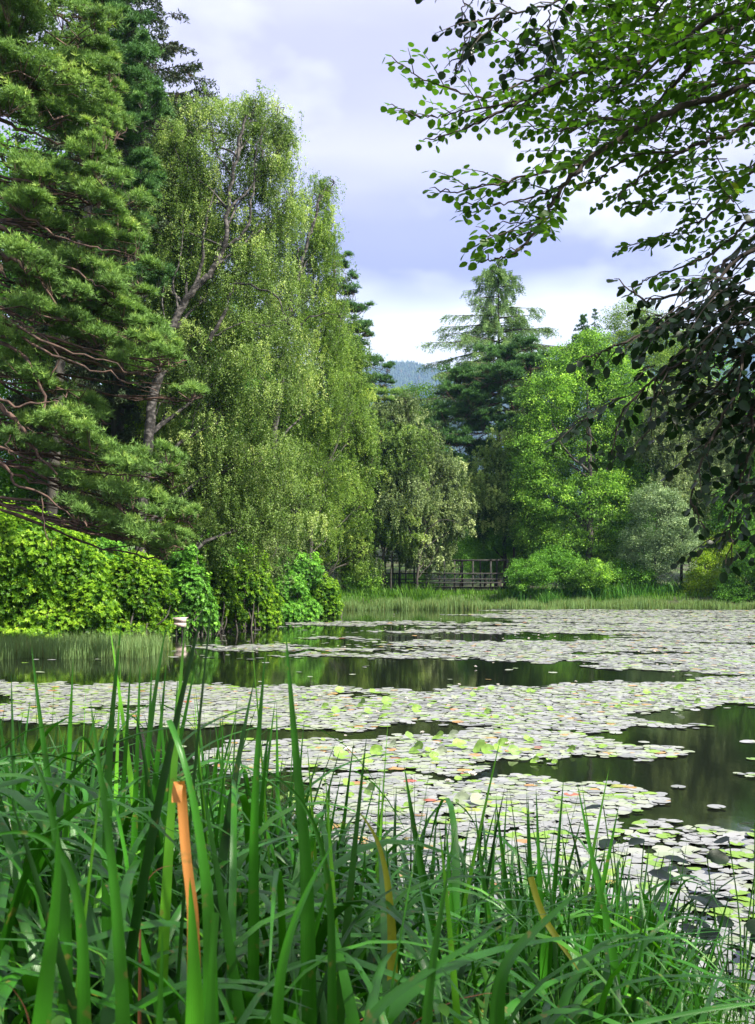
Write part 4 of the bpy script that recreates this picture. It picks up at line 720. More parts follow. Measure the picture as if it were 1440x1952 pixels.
# 12 pad meshes shared by the 300 nearest pads
pad_meshes = []
for v_ in range(12):
    a = Acc(); V, Fc = pad_verts(np.zeros((1, 2)), np.array([1.0]), np.array([abs(rng.normal(.05, .07))]), np.array([0.]), np.array([0.]), np.array([0.]), np.array([.06])); a.add(V, Fc, [.2, .5, .35, .6, .45, .3, .94, .7, .94, .5, .4, .88][v_]); pad_meshes.append(a.mesh('lily_pad', M['pad']))
for q_, i in enumerate(near_idx):
    o = bpy.data.objects.new('lily_pad', pad_meshes[int(rng.integers(0, 12))]); COL.objects.link(o); s = float(size[i]); o.scale = (s, s, s); o.location = (float(P[i, 0]), float(P[i, 1]), .006+.012*rng.random())
    o.rotation_euler = (float(rng.normal(.03, .05)), float(rng.normal(0, .05)), float(rng.random()*6.28))
    vi = int(o.data.name[-1]) if o.data.name[-1].isdigit() else 0
    col = 'bright green' if o.data in (pad_meshes[8], pad_meshes[6]) else 'pale glare-tinted green'; wh_ = 'in the drift nearest the irises' if py[i] > 1478 else 'in the narrow drift with the raised green leaves'
    tag(o, 'round '+col+' lily pad floating flat '+wh_, 'lily pad', 'lily pads nearest the bank, '+col+' '+wh_)
# raised leaves
def raised_mesh(tint):
    a = Acc(); k = 12; ang = np.linspace(.2, 2*math.pi-.2, k); c = np.array([[0, 0, 0.]]); r = 1+.06*np.sin(ang*3); x_ = np.cos(ang)*r; y_ = np.sin(ang)*r; z_ = .35*np.abs(y_)**1.5+.1*np.sin(ang*4)
    V = np.concatenate([c, np.stack([x_*.55, y_*.55, z_*.3], 1), np.stack([x_, y_, z_], 1)]); Fc3 = [[0, j, j+1] for j in range(1, k)]; a.add(V, np.array(Fc3), tint)
    a.add(V, np.array([[j, k+j, k+j+1, j+1] for j in range(1, k)]), tint); return a
rm = [raised_mesh(t_).mesh('raised_lily_leaf', M['pad'], True) for t_ in (.91, .92, .94, .88, .925, .94)]
def raised(px, py, wpx, h=.08, tilt=None, az=None, mi=None, lab=None, grp=None):
    wz = 'in the far drift past the dark channel' if py < 1395 else 'in the narrow middle drift' if py < 1475 else 'in the drift nearest the irises'; lab = lab or 'small green lily leaf standing up '+wz; grp = grp or 'raised lily leaves '+wz
    g = gp(px, py); D = g[1]; s = wpx/F*D*.5; o = bpy.data.objects.new('raised_lily_leaf', rm[int(rng.integers(0, 6)) if mi is None else mi]); COL.objects.link(o); o.scale = (s, s, s)
    o.location = (g[0], g[1], s*.5+.01); t_ = rng.uniform(.3, 1.0) if tilt is None else tilt; o.rotation_euler = (t_, rng.uniform(-.2, .2), rng.uniform(-1.2, 1.2) if az is None else az)
    tag(o, lab, 'lily leaf', grp); return o
for (px_, py_, w_) in [(718, 1440, 26), (746, 1428, 24), (782, 1412, 24), (836, 1412, 26), (865, 1408, 22), (652, 1450, 30), (795, 1438, 34), (842, 1440, 22), (878, 1430, 32), (915, 1436, 30), (930, 1438, 26), (950, 1436, 24), (828, 1448, 20), (700, 1455, 24), (960, 1424, 22), (980, 1440, 26), (664, 1500, 24), (706, 1516, 30), (880, 1535, 34), (912, 1536, 34), (648, 1440, 24),
                         (690, 1348, 22), (713, 1324, 18), (738, 1344, 22), (795, 1358, 20), (868, 1336, 16), (930, 1362, 16), (1246, 1342, 18), (1300, 1338, 16), (1330, 1342, 14), (640, 1360, 18), (620, 1352, 16), (1150, 1430, 18), (1090, 1436, 20), (1120, 1424, 16), (560, 1378, 18), (1215, 1344, 14), (1050, 1356, 14), (1178, 1352, 14), (1010, 1322, 14), (735, 1354, 16)]:
    raised(px_, py_, w_)
for q_ in range(70):
    yy = rng.choice([rng.uniform(1315, 1380), rng.uniform(1410, 1460), rng.uniform(1485, 1560)]); xx = rng.uniform(480, 1300 if yy < 1400 else 1150)
    raised(xx, yy, rng.uniform(9, 20), tilt=rng.uniform(.1, .7))
# white water lilies
def flower_meshes():
    pa = Acc(); 
    for ring, (k, ln, th) in enumerate(((8, 1.0, 1.05), (8, .92, .7), (6, .75, .4))):
        b = np.zeros((k, 3)); ribbons(pa, b, np.arange(k)*2*math.pi/k+ring*.4, np.full(k, ln), .42, np.full(k, th+.25), np.full(k, th-.45), 1.0, 5, math.pi*0, .18)
    sa = Acc(); k = 16; ribbons(sa, np.zeros((k, 3)), np.arange(k)*.39, np.full(k, .42), .1, np.full(k, .5), np.full(k, .1), 1.0, 3, 0, .1)
    return pa.mesh('petals', M['petal'], True), sa.mesh('stamens', M['stamen'])
pm, sm = flower_meshes()
def lily(px, py, wpx, lab=None, grp='white water lily blooms on the pads'):
    g = gp(px, py); s = wpx/F*g[1]*.5*1.1; o = empty('water_lily', (g[0], g[1], .035), lab or 'small white water lily bloom open among the pads', 'water lily', grp if lab is None else None); o.scale = (s, s, s); o.rotation_euler = (rng.normal(0, .12), rng.normal(0, .12), rng.random()*6)
    c = bpy.data.objects.new('petals', pm); COL.objects.link(c); c.parent = o; c2 = bpy.data.objects.new('stamens', sm); COL.objects.link(c2); c2.parent = o
lily(901, 1484, 20, 'largest white water lily, fully open beside the dark water gap'); lily(855, 1496, 15, 'white water lily half open just left of the largest bloom'); lily(1031, 1500, 13, 'yellow tinged water lily right of the largest bloom')
for (px_, py_, w_) in [(806, 1402, 11), (968, 1424, 16), (938, 1422, 12), (664, 1436, 18), (876, 1309, 8), (950, 1309, 8), (972, 1318, 10), (700, 1372, 10), (1098, 1303, 7), (659, 1408, 8), (1160, 1305, 7), (1130, 1362, 8), (845, 1372, 8), (610, 1330, 7), (565, 1345, 8), (775, 1335, 7), (915, 1350, 8), (1060, 1325, 7), (1330, 1325, 8), (1280, 1315, 7), (720, 1362, 9), (488, 1340, 8), (1200, 1330, 7)]: lily(px_, py_, w_)
for q_ in range(60):
    yy = rng.uniform(1168, 1285); xx = rng.uniform(700 if yy < 1200 else 900, 1440); lily(xx, yy, 3.5+(yy-1160)*.03)
for (px_, py_) in [(432, 1238), (490, 1240), (658, 1236), (560, 1192), (610, 1190), (645, 1234), (455, 1239)]: lily(px_, py_, 5)

# ------------------------------------------------------------------ foreground irises
def iris_clump_mesh(kind, n=9, h=1.05):
    a = Acc(); b = np.stack([rng.normal(size=n)*.07, rng.normal(size=n)*.07, np.zeros(n)-.02], 1)
    az = rng.random(n)*6.28; up = rng.random(n) < (.4 if kind == 'mixed' else .8 if kind == 'up' else .06)
    ln = np.clip(rng.normal(h, .16, n), .5, 1.6); th0 = np.where(up, rng.uniform(.02, .2, n), rng.uniform(.02, .26, n)); th1 = np.where(up, rng.uniform(.1, .4, n), rng.uniform(1.5, 2.75, n))
    pw = np.where(up, 1.3, rng.uniform(1.3, 2.5, n)); tw = np.where(up, rng.random(n)*3.14, rng.normal(0, .35, n))
    ribbons(a, b, az, ln*np.where(up, 1, 1.12), rng.uniform(.019, .036, n), th0, th1, pw, 18, tw, rng.uniform(.05, .22, 1)[0], tint_n(n, .45, .25), bend=np.where(up, -1, rng.uniform(.42, .74, n))); return a.mesh('iris_plant', M['iris'], True)
kinds = ['mixed']*5+['up']*3+['arch']*8
IM = [(k_, iris_clump_mesh(k_, rng.integers(11, 15), 1.0)) for k_ in kinds]
def place_iris(x, y, s=1.0, kinds_=None, lab='green iris clump of upright and arching sword leaves on the near bank', grp='iris clumps massed on the near bank'):
    ch = [m_ for k_, m_ in IM if kinds_ is None or k_ in kinds_]; o = bpy.data.objects.new('iris_plant', ch[int(rng.integers(0, len(ch)))]); COL.objects.link(o)
    o.location = (x, y, max(gz(x, y), -.12)); o.rotation_euler = (rng.normal(0, .05), rng.normal(0, .05), rng.random()*6.28); o.scale = (s, s, s*rng.uniform(.92, 1.08)); tag(o, lab, 'iris', grp)
pxx_ = lambda x, y: 720+F*x/y
cnt = 0
for yv in np.arange(1.85, 8.2, .235):
    half = yv*.36+.35
    for xv in np.arange(-half-.15, half, .235):
        x = xv+rng.uniform(-.09, .09); y = yv+rng.uniform(-.09, .09); d = float(pond_dist(np.array([x]), np.array([y]))[0])
        if d < -.35 or pxx_(x, y) > min(1225, 1010+(y-2)*85): continue
        g_ = max(gz(x, y), 0); pxx = 720+F*x/y
        top = np.interp(pxx, [-100, 60, 300, 420, 560, 700, 1000, 1200, 1330, 1420, 1500], [1235, 1245, 1275, 1380, 1460, 1530, 1565, 1570, 1610, 1760, 1900])  # skyline of the mass in the picture
        want = CH-(top-HZ)/F*y-g_
        if want < .25: continue
        ar = rng.random() < (.88 if y < 4.5 else .62); cnt += 1; px_i = pxx_(x, y)
        s = min(1.28, max(.35, want))*(rng.uniform(.75, 1.12) if ar else rng.uniform(.8, 1.02))
        where = 'left of the dead orange leaf' if px_i < 330 else 'between the dead orange leaf and the yellow edged one' if px_i < 720 else 'right of the yellow edged leaf'
        how = 'arching, drooping' if ar else 'mostly upright, pointed'
        if ar: s = min(max(s, .5), 1.16 if px_i < 520 and y > 2.3 else .98)
        place_iris(x, y, s, ('arch',) if ar else ('up', 'mixed'), how+' iris clump '+where, 'irises, '+how+', '+where)
print('iris', cnt)
for q_ in range(75):      # leaning fringe on the right end of the bank, over the water
    y = rng.uniform(3.3, 5.3); x = rng.uniform(.15, .265)*y; d = float(pond_dist(np.array([x]), np.array([y]))[0])
    if d < -.5: continue
    place_iris(x, y, rng.uniform(.62, .95), ('up', 'mixed'), 'iris clump leaning out over the water at the right end of the bank', 'irises leaning over the water')
    bpy.context.scene.collection.objects[-1].rotation_euler.y += rng.uniform(.1, .5)
def hero(name, lab, pts_px, D, wpx, m, tw=0.0, dz=0.0, grp=None, tipfold=False, wtip=0.0):
    """one tall blade traced base to tip at distance D (a real ribbon with a V section)"""
    P_ = [P3(a_, b_, D+(c_ if len(q) > 2 else 0)) for q in pts_px for a_, b_, c_ in [(*q, 0) if len(q) == 2 else q]]
    pp = np.array(P_, float); seg = np.concatenate([[0], np.cumsum(np.linalg.norm(np.diff(pp, axis=0), axis=1))]); uu = np.linspace(0, seg[-1], 64); path = np.stack([np.interp(uu, seg, pp[:, j]) for j in range(3)], 1)
    for _ in range(14 if not tipfold else 2): path[1:-1] = (path[:-2]+path[1:-1]*2+path[2:])/4
    n_ = len(path); T = unit(np.gradient(path, axis=0)); w0 = .92*wpx/F*D; V = []
    view = unit(path-np.array([0, 0, CH])); side = unit(np.cross(T, view)); nn = np.cross(side, T)
    side = side*math.cos(tw)+nn*math.sin(tw); nn = np.cross(side, T)
    for i in range(n_):
        t = i/(n_-1); w = w0*((1-max(0, t-.58)/.42)**.75 if t < 1 else 0); w = max(w, wtip*w0)
        V += [path[i]-side[i]*w/2, path[i]-side[i]*w*.28+nn[i]*w*.06, path[i]+nn[i]*w*.16, path[i]+side[i]*w*.28+nn[i]*w*.06, path[i]+side[i]*w/2]
    i = np.arange(n_-1)[:, None]*5; j = np.arange(4)[None, :]; a0 = i+j; Fc = np.stack([a0, a0+1, a0+6, a0+5], -1).reshape(-1, 4); a = Acc()
    a.add(V, Fc, .5+rng.uniform(-.2, .3), np.tile([-1, -.5, 0, .5, 1.], n_)); return tag(a.obj(name, m, smooth=True), lab, 'iris blade', grp)
def down(px, py, D, pxb):      # last visible point -> root on the ground
    x = (pxb-720)/F*D; g_ = gz(x, D); return (pxb, HZ+(CH-g_)*F/D)
H = hero
H('iris_leaf', 'tallest dark iris blade, its tip over the water right of its thinner twin', [down(0, 0, 2.3, 600), (585, 1640), (568, 1480), (556, 1340), (545, 1203)], 2.3, 32, M['iris'], .25)
H('iris_leaf', 'thin upright iris blade left of the tallest one', [down(0, 0, 2.6, 482), (484, 1600), (488, 1480), (497, 1350), (507, 1236)], 2.6, 25, M['iris'], .3)
H('iris_leaf', 'tall upright iris blade at the left crossing the sedges', [down(0, 0, 2.7, 205), (205, 1500), (212, 1380), (222, 1280), (232, 1186)], 2.7, 24, M['iris'], -.3)
H('iris_leaf', 'thick iris blade bending up to a blunt curve beside the orange blade', [down(0, 0, 1.75, 410), (400, 1720), (380, 1580), (358, 1460), (335, 1395), (322, 1372, .05)], 1.75, 36, M['iris'], -.2, wtip=.35)
H('iris_leaf', 'dead orange iris blade folded over at its top', [down(0, 0, 1.8, 388), (368, 1730), (356, 1640), (350, 1570), (346, 1500), (344, 1486, -.01), (340, 1482, -.03), (336, 1500, -.035), (337, 1530, -.035)], 1.8, 37, M['iris_orange'], .1, wtip=.55, tipfold=True)
H('iris_leaf', 'green pointed blade in front of the foot of the dead orange one', [down(0, 0, 1.66, 376), (372, 1900), (369, 1800), (362, 1672)], 1.66, 66, M['iris'], .15)
H('iris_leaf', 'iris blade curving left over the sedge side with a hooked tip', [down(0, 0, 2.0, 130), (125, 1700), (108, 1600), (88, 1490), (62, 1425), (35, 1402)], 2.0, 32, M['iris'], .2)
H('iris_leaf', 'broad arching blade whose tip hangs to the left at the frame edge', [down(0, 0, 1.6, 165), (160, 1800), (150, 1690), (120, 1600), (70, 1570), (10, 1572), (-40, 1600)], 1.6, 36, M['iris'], .3)
H('iris_leaf', 'very broad pale blade at the lower left corner', [down(0, 0, 1.35, 60), (75, 1960), (100, 1790), (115, 1650), (110, 1560)], 1.35, 62, M['iris'], -.25)
H('iris_leaf', 'long bright blade rising straight left of the bent thick blade', [down(0, 0, 1.55, 240), (235, 1900), (222, 1720), (205, 1560), (180, 1400), (172, 1330)], 1.55, 34, M['iris'], .15)
H('iris_leaf', 'broad blade leaning right across the middle of the bank', [down(0, 0, 1.6, 510), (530, 1850), (570, 1720), (610, 1650), (640, 1600)], 1.6, 40, M['iris'], .35)
H('iris_leaf', 'wide flat topped blade standing at the bottom near the middle', [down(0, 0, 1.5, 395), (398, 1960), (405, 1840), (410, 1760), (412, 1740)], 1.5, 50, M['iris'], .1, wtip=.3)
H('iris_leaf', 'pointed blade standing alone at the bottom left of middle', [down(0, 0, 1.5, 300), (303, 1950), (308, 1860), (312, 1790), (310, 1770)], 1.5, 34, M['iris'], .2)
H('iris_leaf', 'long dark diagonal blade leaning right over the middle of the bank', [down(0, 0, 2.2, 930), (950, 1840), (1010, 1780), (1070, 1730), (1120, 1680)], 2.0, 42, M['iris'], .3)
H('iris_leaf', 'iris blade arching to the right from the base of the tallest blade', [down(0, 0, 1.9, 640), (632, 1700), (615, 1600), (580, 1510), (530, 1470), (470, 1450)], 1.9, 24, M['iris'], .4)
H('iris_leaf', 'dark blade slanting up from the lower middle toward the pads', [down(0, 0, 1.5, 800), (812, 1930), (830, 1800), (848, 1700), (858, 1640)], 1.5, 40, M['iris'], .3)
H('iris_leaf', 'broad bent blade in the right lower corner area leaning out', [down(0, 0, 1.5, 640), (680, 1940), (800, 1860), (900, 1800), (980, 1750)], 1.5, 42, M['iris'], .45)
H('iris_leaf', 'yellow edged blade curling left above the middle of the bank', [down(0, 0, 2.6, 752), (748, 1760), (735, 1640), (715, 1580), (690, 1545), (678, 1540)], 2.6, 26, M['iris_yellow'], .2)
H('iris_leaf', 'thin fallen yellow blade slanting down to the right', [(1012, 1672), (1024, 1715), (1040, 1755), (1070, 1800), (1105, 1852)], 2.8, 13, M['iris_yellow'], .1)
H('iris_leaf', 'small curled brown blade low in the iris mass', [down(0, 0, 2.3, 262), (268, 1700), (285, 1650), (310, 1636), (335, 1650)], 2.3, 9, M['iris_brown'], .4)
H('iris_leaf', 'brown withered blade near the lower left corner', [down(0, 0, 1.8, 60), (60, 1930), (40, 1890), (15, 1875)], 1.8, 12, M['iris_brown'], .4)
for (a_, b_, D_, w_, lean) in [(60, 1230, 3.2, 18, -30), (140, 1250, 3.4, 16, 10), (250, 1255, 3.6, 15, 14), (268, 1248, 3.4, 15, 8), (290, 1262, 3.3, 16, 10), (318, 1256, 3.5, 16, 22), (375, 1255, 3.4, 17, 50), (340, 1280, 3.2, 14, 16), (425, 1352, 3.6, 12, 2), (770, 1455, 3.4, 22, -40), (1100, 1490, 3.3, 19, -50), (1022, 1500, 3.5, 16, -10), (1075, 1480, 3.6, 14, 20), (1180, 1535, 3.6, 18, 50), (905, 1540, 3.6, 16, -30), (700, 1600, 3.2, 16, 30), (945, 1520, 3.9, 15, -30), (850, 1560, 3.6, 15, -16)]:
    H('iris_leaf', 'slender pointed iris blade breaking the top edge of the iris mass', [down(0, 0, D_, a_-lean*2.2), (a_-lean*1.4, b_+320), (a_-lean*.6, b_+150), (a_, b_)], D_, w_, M['iris'], rng.uniform(-.5, .5), grp='pointed blades along the top of the iris mass')
# withered leaves among the green
for q_ in range(34):
    y = rng.uniform(1.9, 4.6); x = rng.uniform(-.36, .24)*y; g_ = gz(x, y); a = Acc(); ln_ = rng.uniform(.45, .95)
    ribbons(a, np.array([[x, y, g_]]), np.array([rng.random()*6.28]), np.array([ln_]), rng.uniform(.010, .022), np.array([rng.uniform(.1, .5)]), np.array([rng.uniform(1.4, 2.9)]), 1.8, 14, rng.normal(0, .6), .3, rng.random())
    yl = rng.random() < .4; o = a.obj('iris_leaf', M['iris_yellow'] if yl else M['iris_brown'], smooth=True)
    tag(o, 'thin yellowing iris leaf tangled in the green clumps' if yl else 'thin withered brown iris leaf tangled in the green clumps', 'iris leaf', 'yellowing iris leaves' if yl else 'withered brown iris leaves')
# dark broad leaves at the right end, nettles and fine grass low down
def dock(px, py, D, lab, k=7, s=.16):
    c = P3(px, py, D); g_ = max(gz(c[0], c[1]), 0)-.05; root = empty('marsh_plant', (c[0], c[1], g_), lab, 'plant'); st = Acc(); la = Acc()
    for j in range(k):
        e = c+rng.normal(size=3)*np.array([.16, .16, .12]); tube(st, smooth_path([(c[0], c[1], g_), (np.array([c[0], c[1], g_])+e)/2+rng.normal(size=3)*.02, e], 3), .006, .003, 5)
        az = rng.random()*6.28; leaves6(la, e[None], np.array([[math.cos(az), math.sin(az), -.1]]), s*rng.uniform(.7, 1.2), s*.8, .5, np.array([[0, -.3, 1.]]))
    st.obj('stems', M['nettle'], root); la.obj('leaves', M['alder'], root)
dock(1410, 1620, 5.9, 'dark broad leaved marsh plant at the right edge above the water', 8, .12); dock(1395, 1790, 5.2, 'dark leafy marsh stem low at the right edge', 6, .11); dock(1200, 1600, 5.9, 'dark broad leaves standing behind the right end of the irises', 6, .11); dock(1290, 1720, 5.0, 'broad leaves half hidden in the right fringe of irises', 6, .12)
def nettle(px, py, D):
    x, y = (px-720)/F*D, D; g_ = gz(x, y); h = CH-(py-HZ)/F*D-g_; h = float(np.clip(h, .2, .8)); a = Acc(); n_ = 16; t = np.linspace(.25, 1, n_); b = np.stack([x+.03*np.sin(t*4), np.full(n_, y), g_+h*t], 1)
    az = np.arange(n_)*1.57+.3; u = unit(np.stack([np.cos(az), np.sin(az), -.15+0*az], 1)); leaves6(a, b, u, .09*(1.1-t*.6), .045*(1.1-t*.6), .6, np.tile([0, 0, 1.], (n_, 1))); twigs(a, b[:-1], b[1:], .003, .003)
    tag(a.obj('nettle', M['nettle']), 'small toothed nettle low among the iris leaves', 'nettle', 'nettles under the irises')
for (a_, b_, D_) in [(350, 1880, 1.7), (480, 1830, 1.7), (590, 1880, 1.65), (580, 1905, 1.6), (330, 1900, 1.5), (700, 1890, 1.8), (140, 1880, 1.6), (780, 1900, 2.0), (860, 1870, 2.3), (20, 1910, 1.6), (930, 1900, 2.4)]: nettle(a_, b_, D_)
n = 2600; x = rng.uniform(.2, 1.75, n); y = rng.uniform(2.3, 5.0, n); p = np.stack([x, y, ground_z(x, y)], 1); p = p[pond_dist(x, y) > -.2]
blades_at('fine_grass', 'fine wispy grass at the foot of the irises on the right', p, M['iris_lush'], .5, .15, .005, kind='stuff', lean=1.3, segs=7)
n = 5000; x = rng.uniform(-2.5, 1.6, n); y = rng.uniform(1.0, 6, n); p = np.stack([x, y, ground_z(x, y)], 1); p = p[pond_dist(x, y) > 0]
blades_at('ground_grass', 'short dark grass and litter under the irises', p, M['dim'], .25, .08, .010, kind='stuff', lean=1.0, segs=5)

# ------------------------------------------------------------------ overhanging trees on the right
def overhang(name, label, base, trunk_pts, branches, fills, m, bark, r, ls, lw, spray=.42, step=.10, per=.032, up=(0, 0, 1.0), hang=0.0, fk=150, wf=()):
    root = empty(name, (base[0], base[1], gz(base[0], base[1])-.05), label, 'tree'); ta = Acc(); la = Acc()
    T = smooth_path([np.array([base[0], base[1], gz(*base)-.1])]+[np.array(p, float) for p in trunk_pts], 6, .03); tube(ta, T, r, r*.35, 12)
    S = []; E = []
    for br in branches:
        pts = [P3(a_, b_, c_) for a_, b_, c_ in br[0]]; r0 = br[1]
        if br[2]: k = int(np.argmin(np.linalg.norm(T-pts[0]-np.array([0, 0, -1.]), axis=1))); pts = [T[k]]+pts
        pa = smooth_path(pts, 7, .006); tube(ta, pa, r0, .003, 6)
        seg = np.linalg.norm(np.diff(pa, axis=0), axis=1); cum = np.concatenate([[0], np.cumsum(seg)]); tot = cum[-1]; s0 = br[3] if len(br) > 3 else 0
        ss = np.arange(tot*s0, tot, step); q = np.stack([np.interp(ss, cum, pa[:, j]) for j in range(3)], 1); Td = unit(np.stack([np.interp(ss, cum, np.gradient(pa[:, j])) for j in range(3)], 1))
        sg = np.where(np.arange(len(ss)) % 2 == 0, 1, -1)[:, None]; side = unit(np.cross(Td, np.array([0, .25, 1.])))*sg
        le = spray*rng.uniform(.35, 1.0, len(ss))*np.clip((tot-ss)/tot*2.2+.25, .25, 1); e = q+unit(Td*.85+side*.8+rng.normal(size=q.shape)*.22+np.array([0, 0, -hang]))*le[:, None]
        S.append(q); E.append(e); S.append(pa[-1:]-.05*T[:1]*0); E.append(pa[-1:]+Td[-1:]*.06)
    for fl in [(P3(q[0], q[1], q[3]), q[2]/F*q[3], q[4], q[5]) for q in fills]+[(np.array(q[:3]), q[3], q[3], q[4]) for q in wf]:
        c, rr, dr, dens = fl; n_ = int(dens*rr*rr*dr*fk)
        s = c+rand_dirs(n_)*np.array([rr, dr, rr])*rng.random(n_)[:, None]**.45; dr_ = unit(np.stack([-abs(rng.normal(.8, .5, n_)), rng.normal(0, .6, n_), rng.normal(-.1-hang, .35, n_)], 1))
        S.append(s); E.append(s+dr_*(spray*rng.uniform(.5, 1.2, n_))[:, None])
        if n_ > 6:                                       # wood that carries the sprays
            for _ in range(max(2, n_//14)):
                k = rng.integers(0, n_); a0 = T[int(np.argmin(np.linalg.norm(T-s[k], axis=1)))]; b0 = s[k]; m0 = a0*.3+b0*.7+np.array([0, 0, .2]); tube(ta, smooth_path([m0, (m0+b0)/2+rng.normal(size=3)*.05, b0], 3), .014, .005, 4)
    S = np.concatenate(S); E = np.concatenate(E); mid = (S+E)/2+np.array([0, 0, .015]); twigs(ta, S, mid, .004, .003); twigs(ta, mid, E, .003, .0015)
    ln = np.linalg.norm(E-S, axis=1); nl = np.maximum(3, (ln/per).astype(int)); rep = np.repeat(np.arange(len(S)), nl)
    t = np.concatenate([np.linspace(.1, 1, k) for k in nl]); pos = S[rep]*(1-t[:, None])+E[rep]*t[:, None]; Td = unit(E-S)[rep]; alt = np.where(np.concatenate([np.arange(k) for k in nl]) % 2 == 0, 1, -1)[:, None]
    side = unit(np.cross(Td, np.array([0, .2, 1.])))*alt; u = unit(Td*.65+side*.85+rng.normal(size=pos.shape)*.25+np.array([0, 0, -.15-hang])); n_ = len(pos)
    tt = np.clip(.45+rng.normal(0, .12, len(S))[rep]+rng.normal(0, .15, n_), .01, .99)
    leaves6(la, pos+u*.012, u, ls*rng.uniform(.7, 1.2, n_), lw*rng.uniform(.8, 1.2, n_), tt, unit(np.tile(up, (n_, 1))+rng.normal(size=(n_, 3))*.35)); print(name, n_)
    ta.obj('trunk', bark, root, True); la.obj('crown', m, root); return root
BR = [
    ([(1500, 30, 6.6), (1380, 60, 6.6), (1250, 110, 6.5), (1100, 140, 6.4), (1000, 190, 6.3), (930, 225, 6.3), (870, 250, 6.2), (822, 266, 6.2)], .022, True, .25),
    ([(1010, 186, 6.3), (930, 205, 6.25), (860, 215, 6.2), (800, 222, 6.2), (757, 206, 6.2)], .006, False),
    ([(1100, 140, 6.4), (1010, 150, 6.5), (930, 185, 6.4), (870, 172, 6.4), (800, 148, 6.4), (754, 115, 6.4)], .008, False),
    ([(1200, 115, 6.5), (1100, 90, 6.8), (1000, 85, 6.9), (930, 80, 7), (870, 95, 7)], .01, False),
    ([(1520, 160, 5.9), (1380, 180, 5.9), (1250, 225, 5.8), (1170, 270, 5.8), (1110, 315, 5.7), (1070, 360, 5.7), (1045, 400, 5.7), (1020, 440, 5.6), (990, 475, 5.6), (950, 492, 5.6), (915, 500, 5.6)], .022, True, .25),
    ([(1110, 315, 5.7), (1030, 330, 5.6), (960, 345, 5.6), (890, 362, 5.6), (840, 366, 5.6)], .007, False),
    ([(1080, 350, 5.7), (1020, 375, 5.8), (960, 388, 5.8), (900, 390, 5.8)], .006, False),
    ([(1020, 440, 5.6), (980, 440, 5.5), (930, 452, 5.5)], .004, False), ([(1045, 400, 5.7), (1020, 420, 5.7), (970, 425, 5.7)], .004, False),
    ([(1250, 225, 5.8), (1150, 230, 6.0), (1070, 250, 6.1), (1015, 240, 6.1)], .008, False),
    ([(1480, 240, 6.2), (1380, 260, 6.2), (1300, 290, 6.1), (1220, 340, 6.1), (1180, 375, 6.1), (1225, 398, 6.1)], .015, True),
    ([(1300, 290, 6.1), (1200, 300, 6.3), (1130, 350, 6.3), (1110, 335, 6.3)], .008, False),
    ([(1480, 320, 6.6), (1400, 370, 6.6), (1340, 420, 6.5), (1290, 440, 6.5), (1250, 455, 6.5)], .012, True), ([(1480, 420, 6.3), (1400, 450, 6.3), (1330, 500, 6.3), (1260, 520, 6.3), (1215, 545, 6.3)], .012, True),
    ([(1500, -40, 7), (1350, 0, 7), (1230, 40, 7), (1150, 60, 7), (1080, 55, 7)], .015, True)]
FL = [(1180, 60, 110, 6.8, 1.2, 1.0), (1320, 60, 130, 6.6, 1.4, 1.3), (1400, 130, 110, 6.2, 1.2, 1.3), (1240, 170, 110, 6.4, 1.0, 1.1), (1120, 200, 90, 6.4, .8, .8), (1330, 230, 110, 6.2, 1.0, 1.0), (1230, 290, 80, 6.1, .8, .7), (1400, 330, 90, 6.3, 1.0, .9), (1370, 430, 80, 6.3, .8, .8), (1080, 110, 70, 6.6, .7, .6), (1440, 20, 130, 6.6, 1.4, 1.4), (1260, 0, 110, 7, 1.2, 1.0), (1140, 300, 60, 6.1, .5, .6), (1290, 370, 60, 6.3, .6, .5),
      (1600, 100, 200, 6.2, 1.6, .4), (1600, 400, 180, 6.2, 1.5, .4), (1500, -250, 260, 6.0, 2.2, .25), (4200, -2200, 1750, 3.0, 2.4, .2), (2600, -1100, 800, 5.5, 2.4, .25), (3000, -400, 600, 4.0, 1.6, .4)]
overhang('beech_tree', 'overhanging beech with bright translucent leaves reaching in from the upper right', (3.9, 2.2), [(3.85, 3.3, 2.0), (3.3, 5.5, 4.0), (3.0, 5.8, 5.6), (2.6, 6.0, 7.2), (2.4, 6.1, 8.5)], BR, FL, M['beech'], M['darktwig'], .2, .054, .040, per=.025, wf=[(3.6, .6, 6.0, 1.5, .5), (2.4, -1.2, 6.6, 1.7, .45), (4.8, -.2, 7.2, 1.6, .4), (5.0, 2.2, 6.8, 1.6, .4), (1.2, -2.0, 6.2, 1.3, .35)])  # last list: unseen crown clumps added to keep sun off the irises
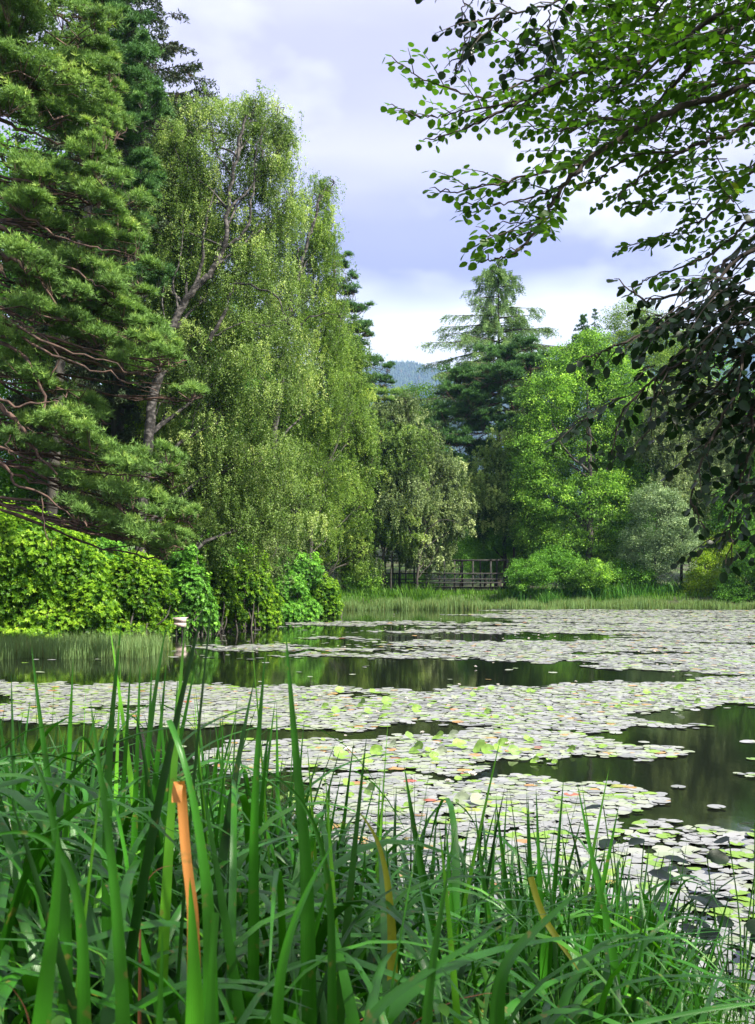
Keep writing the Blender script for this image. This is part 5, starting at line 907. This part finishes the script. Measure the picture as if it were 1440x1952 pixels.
BR2 = [([(1560, 380, 5.0), (1440, 450, 5.0), (1350, 530, 5.0), (1290, 560, 5.0), (1230, 570, 5.0), (1190, 545, 5.0)], .014, True), ([(1440, 560, 4.9), (1320, 600, 4.9), (1220, 640, 4.9), (1150, 670, 4.9), (1125, 680, 4.9)], .010, True), ([(1440, 620, 4.8), (1330, 680, 4.8), (1250, 720, 4.8), (1190, 790, 4.8), (1170, 850, 4.8)], .010, True),
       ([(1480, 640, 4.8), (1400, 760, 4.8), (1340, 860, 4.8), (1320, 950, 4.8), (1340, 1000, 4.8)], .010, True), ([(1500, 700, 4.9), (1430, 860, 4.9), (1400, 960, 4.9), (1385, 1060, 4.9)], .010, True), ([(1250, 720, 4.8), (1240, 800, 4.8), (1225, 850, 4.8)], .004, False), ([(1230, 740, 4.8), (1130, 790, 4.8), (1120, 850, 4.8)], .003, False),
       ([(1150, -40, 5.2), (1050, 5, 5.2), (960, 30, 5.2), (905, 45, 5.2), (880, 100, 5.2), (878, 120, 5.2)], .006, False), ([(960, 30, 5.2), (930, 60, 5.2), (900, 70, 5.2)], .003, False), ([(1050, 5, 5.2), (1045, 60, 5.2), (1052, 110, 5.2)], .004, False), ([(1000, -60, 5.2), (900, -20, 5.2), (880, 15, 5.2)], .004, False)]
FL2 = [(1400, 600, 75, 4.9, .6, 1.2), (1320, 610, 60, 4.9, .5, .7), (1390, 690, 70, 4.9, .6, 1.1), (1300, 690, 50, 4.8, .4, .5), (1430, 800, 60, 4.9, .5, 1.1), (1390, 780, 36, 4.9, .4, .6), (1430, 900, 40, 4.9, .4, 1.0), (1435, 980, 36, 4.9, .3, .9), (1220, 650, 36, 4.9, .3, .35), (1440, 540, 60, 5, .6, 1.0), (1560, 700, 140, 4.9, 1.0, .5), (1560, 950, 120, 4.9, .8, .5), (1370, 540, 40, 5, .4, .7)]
overhang('dark_hanging_tree', 'tree coloured dark as in shade, with drooping sprays hanging down the right edge', (3.2, 2.5), [(3.1, 3.3, 1.6), (2.7, 4.6, 3.2), (2.5, 4.8, 4.5), (2.3, 4.9, 5.6)], BR2, FL2, M['alder'], M['darktwig'], .13, .05, .036, spray=.34, step=.09, per=.026, hang=.3, fk=820)

# ------------------------------------------------------------------ haze
HAZE = 1
if HAZE:
    a = Acc(); box(a, (600, 3100, 408), (11600, 6500, 820)); m, t = mat('valley_air'); v = N(t, 'ShaderNodeVolumePrincipled'); v.inputs['Color'].default_value = (.34, .58, 1.0, 1); v.inputs['Density'].default_value = .00012; v.inputs['Anisotropy'].default_value = .2
    o = N(t, 'ShaderNodeOutputMaterial'); L(t, v.outputs[0], o.inputs['Volume']); tag(a.obj('haze', m), 'thin blue air between the pond and the hills', kind='stuff')
